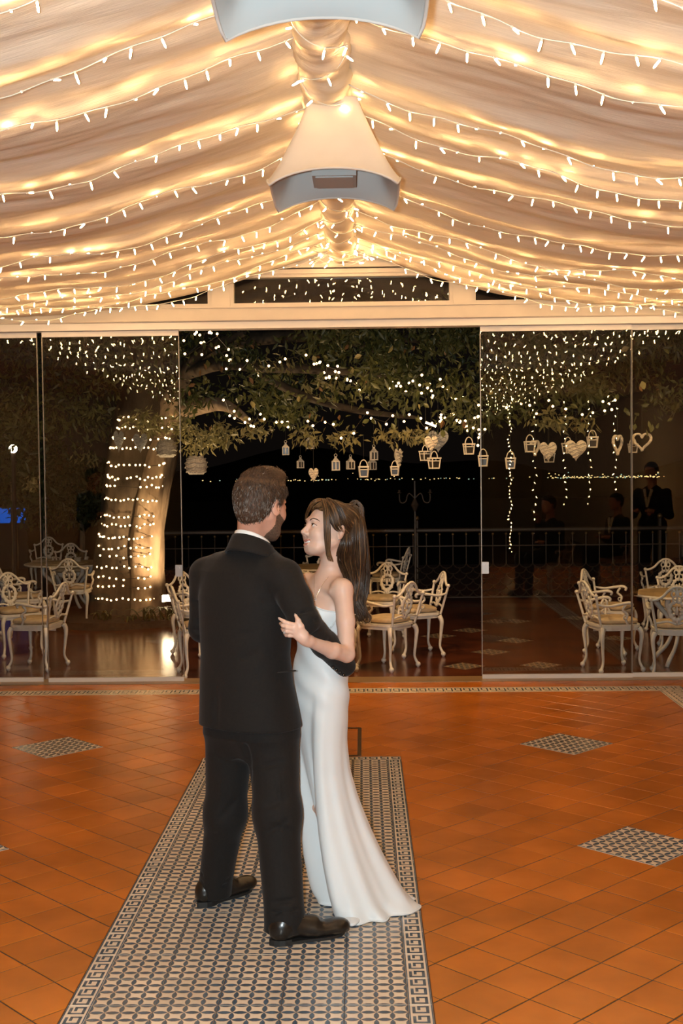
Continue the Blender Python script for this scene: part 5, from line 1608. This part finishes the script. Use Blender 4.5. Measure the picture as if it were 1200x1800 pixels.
# eyes, lashes, teeth
for q in (-1, 1):
    c = bW(.0805, q * .0305, .0055)
    mb = MB(); mb.sphere((0, 0, 0), .0124 * bs, 20, 14, 0, (1, 1.12, .66))
    me = mb.mesh('eye', ['eye_white', 'eye_dark'], True)
    gz = Vector((.96, -.22, .06)).normalized()
    idx = [1 if Vector((p.center.x, p.center.y / 1.12, p.center.z / .66)).normalized().dot(gz) > .72 else 0 for p in me.polygons]; me.polygons.foreach_set('material_index', idx)
    e = link('eye', me, bbody); e.matrix_local = Matrix.Translation(Vector(tuple(c))) @ Matrix([list(row) for row in bMi]).to_4x4()
    lash = [bW(.0925 - .010 * abs(t) ** 2 - .004 * abs(t), q * (.0305 + .0170 * t), .0108 - .0060 * t * t) for t in np.linspace(-1, 1, 9)]
    bro = [bW(.0965, q * .0135, .0225), bW(.0965, q * .022, .0265), bW(.0920, q * .034, .0300), bW(.0800, q * .047, .0265), bW(.0735, q * .053, .0215)]
    mb = MB(); mb.tube(spline([tuple(p) for p in bro], 4), lerp_list([.0012, .0026, .0026, .0018, .0005], 17), 5); mb.obj('eyebrow', 'hair_bride', bbody, smooth=True)
    mb = MB(); mb.tube([tuple(p) for p in lash], [.0010, .0018, .0023, .0026, .0026, .0026, .0026, .0023, .0014], 5); mb.obj('eyelash', 'hair_bride', bbody, smooth=True)
mb = MB()
tp = [bW(.0848 - 9.0 * y * y, y, -.0590 + 8.0 * y * y) for y in np.linspace(-.021, .021, 13)]
mb.tube([tuple(p) for p in tp], [.0026] + [.0050] * 11 + [.0026], 6); mb.obj('teeth', 'teeth', bbody, smooth=True)
for a, b, w in ((FING[0][1], FING[0][2], .0050), (TH[2], TH[3], .0058)):
    t = b + (b - a) / np.linalg.norm(b - a) * .003
    mb = MB(); mb.tube([tuple(a * .35 + b * .65 + V3(0, -w * .75, 0)), tuple(t + V3(0, -w * .55, 0)), tuple(t + (b - a) / np.linalg.norm(b - a) * .006)], [w * .75, w * .85, w * .3], 8, flat=.45, up=(0, 1, 0)); mb.obj('fingernail', 'nail', bbody, smooth=True)
# gown: one turned sheet of satin, fitted to the hips and falling to a train
GR = [  # px y, px x centre, depth Y, half (front-back), half (side-side)
    (1052, 571, 4.79, .116, .150), (1075, 570, 4.79, .122, .152), (1105, 567, 4.79, .104, .132), (1140, 565, 4.79, .088, .118), (1175, 562, 4.79, .100, .135), (1212, 560, 4.79, .112, .152),
    (1255, 558, 4.79, .112, .150), (1300, 558, 4.79, .108, .142), (1350, 562, 4.79, .112, .138), (1400, 571, 4.785, .126, .142), (1450, 583, 4.78, .146, .150), (1500, 597, 4.775, .166, .162), (1550, 613, 4.77, .184, .176), (1590, 629, 4.765, .197, .186), (1618, 642, 4.76, .206, .192)]
zz = [at(x, y, Y).z for y, x, Y, a, b in GR]; xx = [at(x, y, Y).x for y, x, Y, a, b in GR]
zz[-1] = .004
order = np.argsort(zz); zs_ = np.array(zz)[order]
col_ = lambda v: np.array(v)[order]
nT, nZ = 220, 150
tt = np.linspace(0, 1, nZ); th = np.linspace(0, 2 * PI, nT + 1)[:-1]
T, TH_ = np.meshgrid(tt, th, indexing='ij')
fa, la = np.cos(TH_), np.sin(TH_)                   # angle 0 = her front, +90 deg = her left (camera side)
ztop = at(560, 1066, 4.7).z + .020 * np.exp(-((np.abs(TH_ - np.where(TH_ > PI, 2 * PI, 0)) - .42) / .34) ** 2) - .045 * (1 - np.cos(TH_)) / 2 - .012 * np.exp(-(np.minimum(TH_, 2 * PI - TH_) / .14) ** 2)
Zg = ztop + (zs_[0] - ztop) * T
cxg = np.interp(Zg, zs_, col_(xx)); cyg = np.interp(Zg, zs_, col_([r[2] for r in GR]))
ag = np.interp(Zg, zs_, col_([r[3] for r in GR])); bg = np.interp(Zg, zs_, col_([r[4] for r in GR]))
def smooth(v):
    k = np.array([1, 2, 3, 2, 1.]) / 9
    p = np.pad(v, ((2, 2), (0, 0)), mode='edge')
    return sum(p[i:i + v.shape[0]] * k[i] for i in range(5))
for _ in range(3): cxg, ag, bg = smooth(cxg), smooth(ag), smooth(bg)
low = np.clip((.80 - Zg) / .80, 0, 1)
fold_ = low ** 1.3 * (.015 * np.sin(5 * TH_ + .9 + 1.6 * low) + .006 * np.sin(9 * TH_ - .7 + 1.2 * low) + .003 * np.sin(17 * TH_ + 2))
# one deep fold (the slit) running down the side nearest the groom
ang0 = .80 - .40 * low
dA = np.angle(np.exp(1j * (TH_ - ang0)))
slit = 1 / (1 + np.exp(-(dA + 1.15 - .25 * low) / .07)) / (1 + np.exp(dA / .045))
fold_ -= np.clip((.90 - Zg) / .86, 0, 1) ** 1.1 * .150 * slit
fold_ += np.clip((.92 - Zg) / .6, 0, 1) * .014 * np.exp(-((dA - .30) / .20) ** 2)
# soft drapery drawn across waist and hip
hipm = np.exp(-((Zg - .93) / .13) ** 2)
fold_ += hipm * .0035 * np.sin((Zg * 62 + TH_ * 5.0)) * (np.cos(TH_ - 1.2) > -.3)
# bust
for q in (-1, 1):
    dB = np.angle(np.exp(1j * (TH_ - q * .62)))
    fold_ += .020 * np.exp(-(dB / .38) ** 2 - ((Zg - (zs_[-1] - .065)) / .050) ** 2)
ripple = np.clip((.06 - Zg) / .06, 0, 1) * .010 * np.sin(13 * TH_ + 1)
X = cxg + ((ag + fold_ + ripple) * fa) * bf[0] + ((bg + fold_ + ripple) * la) * bl[0]
Yv = cyg + ((ag + fold_ + ripple) * fa) * bf[1] + ((bg + fold_ + ripple) * la) * bl[1]
# train pulled out to the picture's right along the floor
tr = np.clip((.34 - Zg) / .34, 0, 1) ** 2 * np.clip((X - cxg) / .2, 0, 1)
X = X + tr * .030
V = np.stack([X, Yv, Zg], -1)
dress = link('gown', fast_mesh('gown', V.reshape(-1, 3), grid_faces(nZ, nT, True)[:, ::-1], 'satin'), bride); bchild(dress)
sm = dress.modifiers.new('thickness', 'SOLIDIFY'); sm.thickness = .003; sm.offset = -1
# seams and beaded lace side panel
def gown_pt(z, a, out=.002):
    r = np.argmin(np.abs(Zg[:, int(a / (2 * PI) * nT) % nT] - z)); k = int(a / (2 * PI) * nT) % nT
    n_ = fa[r, k] * bf + la[r, k] * bl
    return V[r, k] + n_ * out
ztp = zs_[-1]
mb = MB(); mb.tube([tuple(gown_pt(z, 1.55 - .9 * (ztp - .04 - z) / .16, .0015)) for z in np.linspace(ztp - .05, ztp - .20, 16)], .0035, 5); mb.obj('beaded_seam', 'lace_white', dress, smooth=True)
mb = MB(); mb.tube([tuple(V[0, k] + V3(0, 0, .0005)) for k in range(0, nT, 2)], .0026, 5, closed=True); mb.obj('neckline_binding', 'satin', dress, smooth=True)
mb = MB(); mb.tube([tuple(V[-1, k] + V3(0, 0, .003)) for k in range(0, nT, 2)], .0032, 5, closed=True); mb.obj('hem_binding', 'satin', dress, smooth=True)
# white shoe tip under the hem
F = Field(); p = npv(ground(622, 1626)); 
F.ell(p + V3(-.01, .03, .016), (.035, .075, .016), None, .01)
o, _ = person_mesh('shoe', F, .004, 'satin', None, bride); bchild(o)
# hair: smooth cap drawn back to the crown, ponytail, face-framing strands
BHX, BHZ = [-.12, -.075, -.045, -.02, .006, .024, .040, .058, .080, .10], [-.045, -.05, -.045, -.020, -.002, .012, .042, .062, .074, .09]
def bextra(F):
    F.ell(bW(-.070, .0, .085), np.array((.045, .050, .045)) * bs, BM, .03)
hf = hair_field(BH, BM, bs, .0075, BHX, BHZ, bextra)
def bn(P):
    q = (P - npv(BH)) @ bMi / bs
    an = np.arctan2(q[:, 1], q[:, 2] - .02 - .35 * q[:, 0])
    return .0013 * np.sin(an * 55 + 6 * q[:, 0] * 10) + .0008 * np.sin(an * 110 + 1)
lo, hi = hf.bounds(); hf._add(bn, lo, hi, '+', 0)
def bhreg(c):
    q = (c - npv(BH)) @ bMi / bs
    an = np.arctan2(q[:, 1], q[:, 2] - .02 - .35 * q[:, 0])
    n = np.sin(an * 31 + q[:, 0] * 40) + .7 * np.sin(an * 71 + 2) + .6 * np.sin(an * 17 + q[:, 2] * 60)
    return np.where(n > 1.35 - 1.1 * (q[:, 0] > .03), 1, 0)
o, _ = person_mesh('hair', hf, .0030, ['hair_bride', 'hair_lighter'], bhreg, bride); bchild(o); bhair = o
def Pp(*rows): return [at(*r) for r in rows]
tail = [Pp((611, 890, 4.82), (623, 898, 4.82), (628, 930, 4.80), (627, 975, 4.80), (626, 1020, 4.81), (629, 1055, 4.80), (634, 1080, 4.79), (626, 1097, 4.77)),
        Pp((608, 896, 4.80), (616, 910, 4.78), (617, 945, 4.76), (613, 985, 4.78), (619, 1025, 4.80), (626, 1060, 4.79), (628, 1082, 4.78), (622, 1094, 4.76)),
        Pp((613, 886, 4.84), (627, 900, 4.85), (632, 940, 4.84), (634, 990, 4.84), (635, 1035, 4.84), (638, 1068, 4.83), (640, 1086, 4.82), (631, 1099, 4.80)),
        Pp((601, 918, 4.77), (606, 934, 4.75), (606, 958, 4.74), (602, 985, 4.77), (612, 1022, 4.79), (621, 1056, 4.78), (625, 1076, 4.77), (621, 1090, 4.75))]
bchild(strands('ponytail', tail, 1000, [.010, .019, .024, .026, .022, .016, .010, .006], .0017, ['hair_bride', 'hair_lighter'], bride, 4, wave=.026, segs=28, p2=.07))
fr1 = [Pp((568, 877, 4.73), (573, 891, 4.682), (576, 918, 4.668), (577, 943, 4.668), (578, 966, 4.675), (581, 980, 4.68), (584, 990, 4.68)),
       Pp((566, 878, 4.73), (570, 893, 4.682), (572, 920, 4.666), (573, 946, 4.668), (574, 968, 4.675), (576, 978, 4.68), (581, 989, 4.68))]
bchild(strands('front_strands', fr1, 80, [.004, .0060, .0065, .0055, .0035, .0012], .0012, ['hair_bride', 'hair_lighter'], bride, 6, wave=.004, segs=18, p2=.75))
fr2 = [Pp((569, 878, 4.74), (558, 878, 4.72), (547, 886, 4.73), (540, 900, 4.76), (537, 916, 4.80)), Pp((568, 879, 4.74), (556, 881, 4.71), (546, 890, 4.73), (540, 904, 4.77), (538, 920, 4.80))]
bchild(strands('front_strands', fr2, 60, [.003, .005, .005, .004, .002], .0013, ['hair_bride', 'hair_lighter'], bride, 7, wave=.002, segs=16, p2=.85))
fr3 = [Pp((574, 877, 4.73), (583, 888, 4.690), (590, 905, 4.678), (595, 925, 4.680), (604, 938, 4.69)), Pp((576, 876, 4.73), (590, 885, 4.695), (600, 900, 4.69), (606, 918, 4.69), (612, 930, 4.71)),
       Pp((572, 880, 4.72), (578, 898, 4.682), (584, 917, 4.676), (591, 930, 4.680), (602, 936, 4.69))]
bchild(strands('side_hair', fr3, 190, [.004, .007, .008, .007, .006], .0015, ['hair_bride', 'hair_lighter'], bride, 8, wave=.001, segs=14, p2=.3))
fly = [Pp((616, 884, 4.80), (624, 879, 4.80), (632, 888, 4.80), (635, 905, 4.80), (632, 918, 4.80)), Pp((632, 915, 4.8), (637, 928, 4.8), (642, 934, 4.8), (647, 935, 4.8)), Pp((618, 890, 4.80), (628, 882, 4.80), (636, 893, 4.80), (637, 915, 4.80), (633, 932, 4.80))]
bchild(strands('loose_strands', fly, 40, [.003, .005, .006, .005], .0007, ['hair_lighter', 'hair_bride'], bride, 9, wave=.004, segs=12, p2=.3))
# jewellery
r = MB(); ring_c = A(501.5, 1109, 4.341)
r.tube([tuple(ring_c + V3(.0015 * math.cos(a), .0085 * math.sin(a), .0095 * math.cos(a))) for a in np.linspace(0, 2 * PI, 15)[:-1]], .0012, 5, closed=True)
ro = r.obj('ring', 'gold', bride, smooth=True); bchild(ro)
r = MB(); r.sphere(tuple(ring_c + V3(-.004, -.006, -.006)), .0050, 8, 5); r.obj('ring_stone', 'diamond', ro)
nk = [NB + bf * .044 + bl * .046 + V3(0, 0, .012), NB + bf * .062 + bl * .026 + V3(0, 0, -.022), CH + bf * .092 + bl * .004 + V3(0, 0, .004), NB + bf * .062 - bl * .020 + V3(0, 0, -.022), NB + bf * .044 - bl * .04 + V3(0, 0, .012)]
nb_ = [NB + bl * .050 + bf * .012 + V3(0, 0, .012), NB + bl * .046 + bf * .03 + V3(0, 0, -.012), CH + bl * .034 + bf * .03 + V3(0, 0, .022), CH + bl * .026 + bf * .03 + V3(0, 0, .006), CH + bl * .012 + bf * .03 + V3(0, 0, .020), NB - bl * .012 + bf * .03 + V3(0, 0, -.020), NB - bl * .034 + bf * .02 + V3(0, 0, .008)]
nk = []
for p in spline([tuple(p) for p in nb_], 5):
    P_ = npv(p)[None] + np.linspace(0, .14, 90)[:, None] * (bf * .86 + bl * .5)[None]
    dd = bF.eval(P_); k = int(np.argmax(dd > .0008)); nk.append(P_[k])
pend = nk[15]
r = MB(); r.tube([tuple(p) for p in nk], .0007, 5); no = r.obj('necklace', 'gold', bride, smooth=True); bchild(no)
r = MB(); r.sphere(tuple(pend + bf * .002 + V3(0, 0, -.006)), .0060, 8, 6); r.obj('pendant', 'diamond', no)
e = bW(-.004, .086, -.030); r = MB(); r.sphere(tuple(e), .0034, 8, 5); bchild(r.obj('earring', 'diamond', bride, smooth=True))

# ================================================================== GUESTS AT THE SIDES OF THE HALL (seen mirrored in the glass)
mat('dark_cloth', (0.010, 0.008, 0.007), 0.85)
mat('pale_cloth', (0.55, 0.46, 0.33), 0.8)
mat('hair_dark', (0.012, 0.008, 0.006), 0.5)
def guest(x, y, yaw, sit, label, skirt=False, chin=False):
    r = empty('person', (x, y, 0), label=label, cat='person', group='guests mirrored in the glass')
    f = V3(math.sin(yaw), math.cos(yaw), 0); l = V3(-math.cos(yaw), math.sin(yaw), 0); up = V3(0, 0, 1)
    hz = .52 if sit else .95
    B = lambda a, b, c: f * a + l * b + up * c
    head = B(.02, 0, hz + .68); M = heading(yaw)
    F = Field(); W = head_prims(F, head, M, 1.0)
    F.cone(W(-.03, 0, -.04), B(-.01, 0, hz + .48), .052, .058, .03)
    F.cone(B(-.01, 0, hz + .42), B(0, 0, hz + .1), .09, .09, .04)
    F2 = Field(); F2.ell(B(-.01, 0, hz + .30), (.115, .185, .23), np.stack([f, l, up], 1), .03); F2.ell(B(-.01, 0, hz + .03), (.13, .18, .14), np.stack([f, l, up], 1), .05)
    for s in (-1, 1):
        sh, el = B(-.01, s * .19, hz + .42), B(.02, s * .245, hz + .15)
        wr = B(.20, s * .10, hz + .20) if not (chin and s > 0) else B(.15, .05, hz + .50)
        F.chain([sh, el, wr], [.04, .036, .026], .02); hd = wr + (f * .05 + up * (.05 if chin and s > 0 else .0) - l * s * .02)
        F.cone(wr, hd, .026, .022, .015)
        for k in range(4):
            o = l * (k - 1.5) * .016
            F.chain([hd + o, hd + o + f * .03 + up * .01, hd + o + f * .045 - up * .012], [.010, .009, .007], .006)
        F.chain([wr + up * .015, hd + up * .03 - l * s * .015], [.011, .008], .008)
        F2.chain([sh, el, wr * .8 + el * .2], [.064, .052, .040], .03)
        if sit:
            F2.chain([B(0, s * .09, hz), B(.42, s * .10, hz + .0), B(.44, s * .10, .08)], [.09, .07, .05], .03)
        elif not skirt:
            F2.chain([B(0, s * .09, hz), B(.02, s * .10, .5), B(0, s * .10, .06)], [.10, .075, .06], .03)
        F2.ell(B(.50 if sit else .06, s * .10, .045), (.13, .05, .045), np.stack([f, l, up], 1), .01)
    person_mesh('body', F, .011, 'skin_man', None, r)
    person_mesh('clothes', F2, .013, 'dark_cloth', None, r)
    person_mesh('hair', hair_field(head, M, 1.0, .012, [-.12, -.06, -.02, .02, .05, .10], [-.11 if chin or skirt else -.06, -.10 if chin or skirt else -.06, -.03, .02, .06, .08]), .009, 'hair_dark', None, r)
    if skirt:
        nT = 60; vs = []
        for i, (z, R) in enumerate(((1.08, .13), (.95, .17), (.6, .24), (.3, .30))):
            for k in range(nT):
                a = 2 * PI * k / nT; q = R * (1 + .05 * math.sin(a * 15) * (i > 0))
                vs.append((q * math.cos(a), q * math.sin(a), z))
        MB().add(vs, [tuple(t) for t in grid_faces(4, nT, True)]).obj('skirt', 'pale_cloth', r, smooth=True)
    if not (skirt or chin):
        for s in (-1, 1):
            MB().tube([tuple(B(.105, s * .05, hz + .47)), tuple(B(.135, .0, hz + .25))], [.02, .012], 5).obj('shirt_front', 'shirt', r)
    return r
guest(2.47, 3.6, math.radians(-60), True, 'seated guest in black with hand at chin, mirrored in the right glass', chin=True)
guest(3.55, 2.7, math.radians(-70), True, 'second seated guest in dark clothes, mirrored faintly beside the glass joint')
guest(3.62, 4.5, math.radians(-40), False, 'standing guest in dark suit jacket, mirrored right of the glass joint')
guest(3.45, 7.1, math.radians(-80), True, 'seated guest in open collar and dark jacket, mirrored at the right edge')
guest(-3.6, 3.7, math.radians(60), False, 'standing guest in pale pleated skirt, mirrored left of the trunk', skirt=True)
for x, y, yaw, lb in ((2.47, 3.58, -60, 'white cast chair under the seated guest mirrored in the right glass'), (3.55, 2.68, -70, 'white cast chair under the second mirrored guest'), (3.45, 7.08, -80, 'white cast chair under the mirrored guest at the right edge')):
    a = math.radians(yaw)
    chair(x, y, math.sin(a), math.cos(a), lb, 'white cast chairs inside the hall', z=0.0)

# unseen lamps added outside the glass to brighten the terrace chairs
def added_fill_lamp(x, e, label):
    r = empty('added_fill_lamp', (x, 10.12, 2.96), label=label, cat='lamp', group='unseen lamps added over the terrace')
    MB().lathe([(.05, 0), (.06, .015), (.06, .07), (.03, .09)], 12).obj('housing', 'iron', r)
    MB().lathe([(.045, -.004), (.045, .001)], 12).obj('lens', 'flood_lens', r)
    bx(MB(), -.015, .015, -.17, .03, .03, .06).obj('bracket', 'iron', r)
    ld = bpy.data.lights.new('added_fill_light', 'SPOT'); ld.energy = e; ld.color = (1.0, .60, .25); ld.spot_size = math.radians(150); ld.spot_blend = .8; ld.shadow_soft_size = .08
    lo = bpy.data.objects.new('added_fill_light', ld); COL.objects.link(lo); lo.location = (x, 10.14, 2.93); lo.rotation_euler = (math.radians(22), 0, 0)
added_fill_lamp(.3, 150, 'added unseen lamp brightening the middle terrace chairs')
added_fill_lamp(-2.6, 90, 'added unseen lamp brightening the left terrace chairs')
added_fill_lamp(2.9, 100, 'added unseen lamp brightening the chairs at the right-hand table')
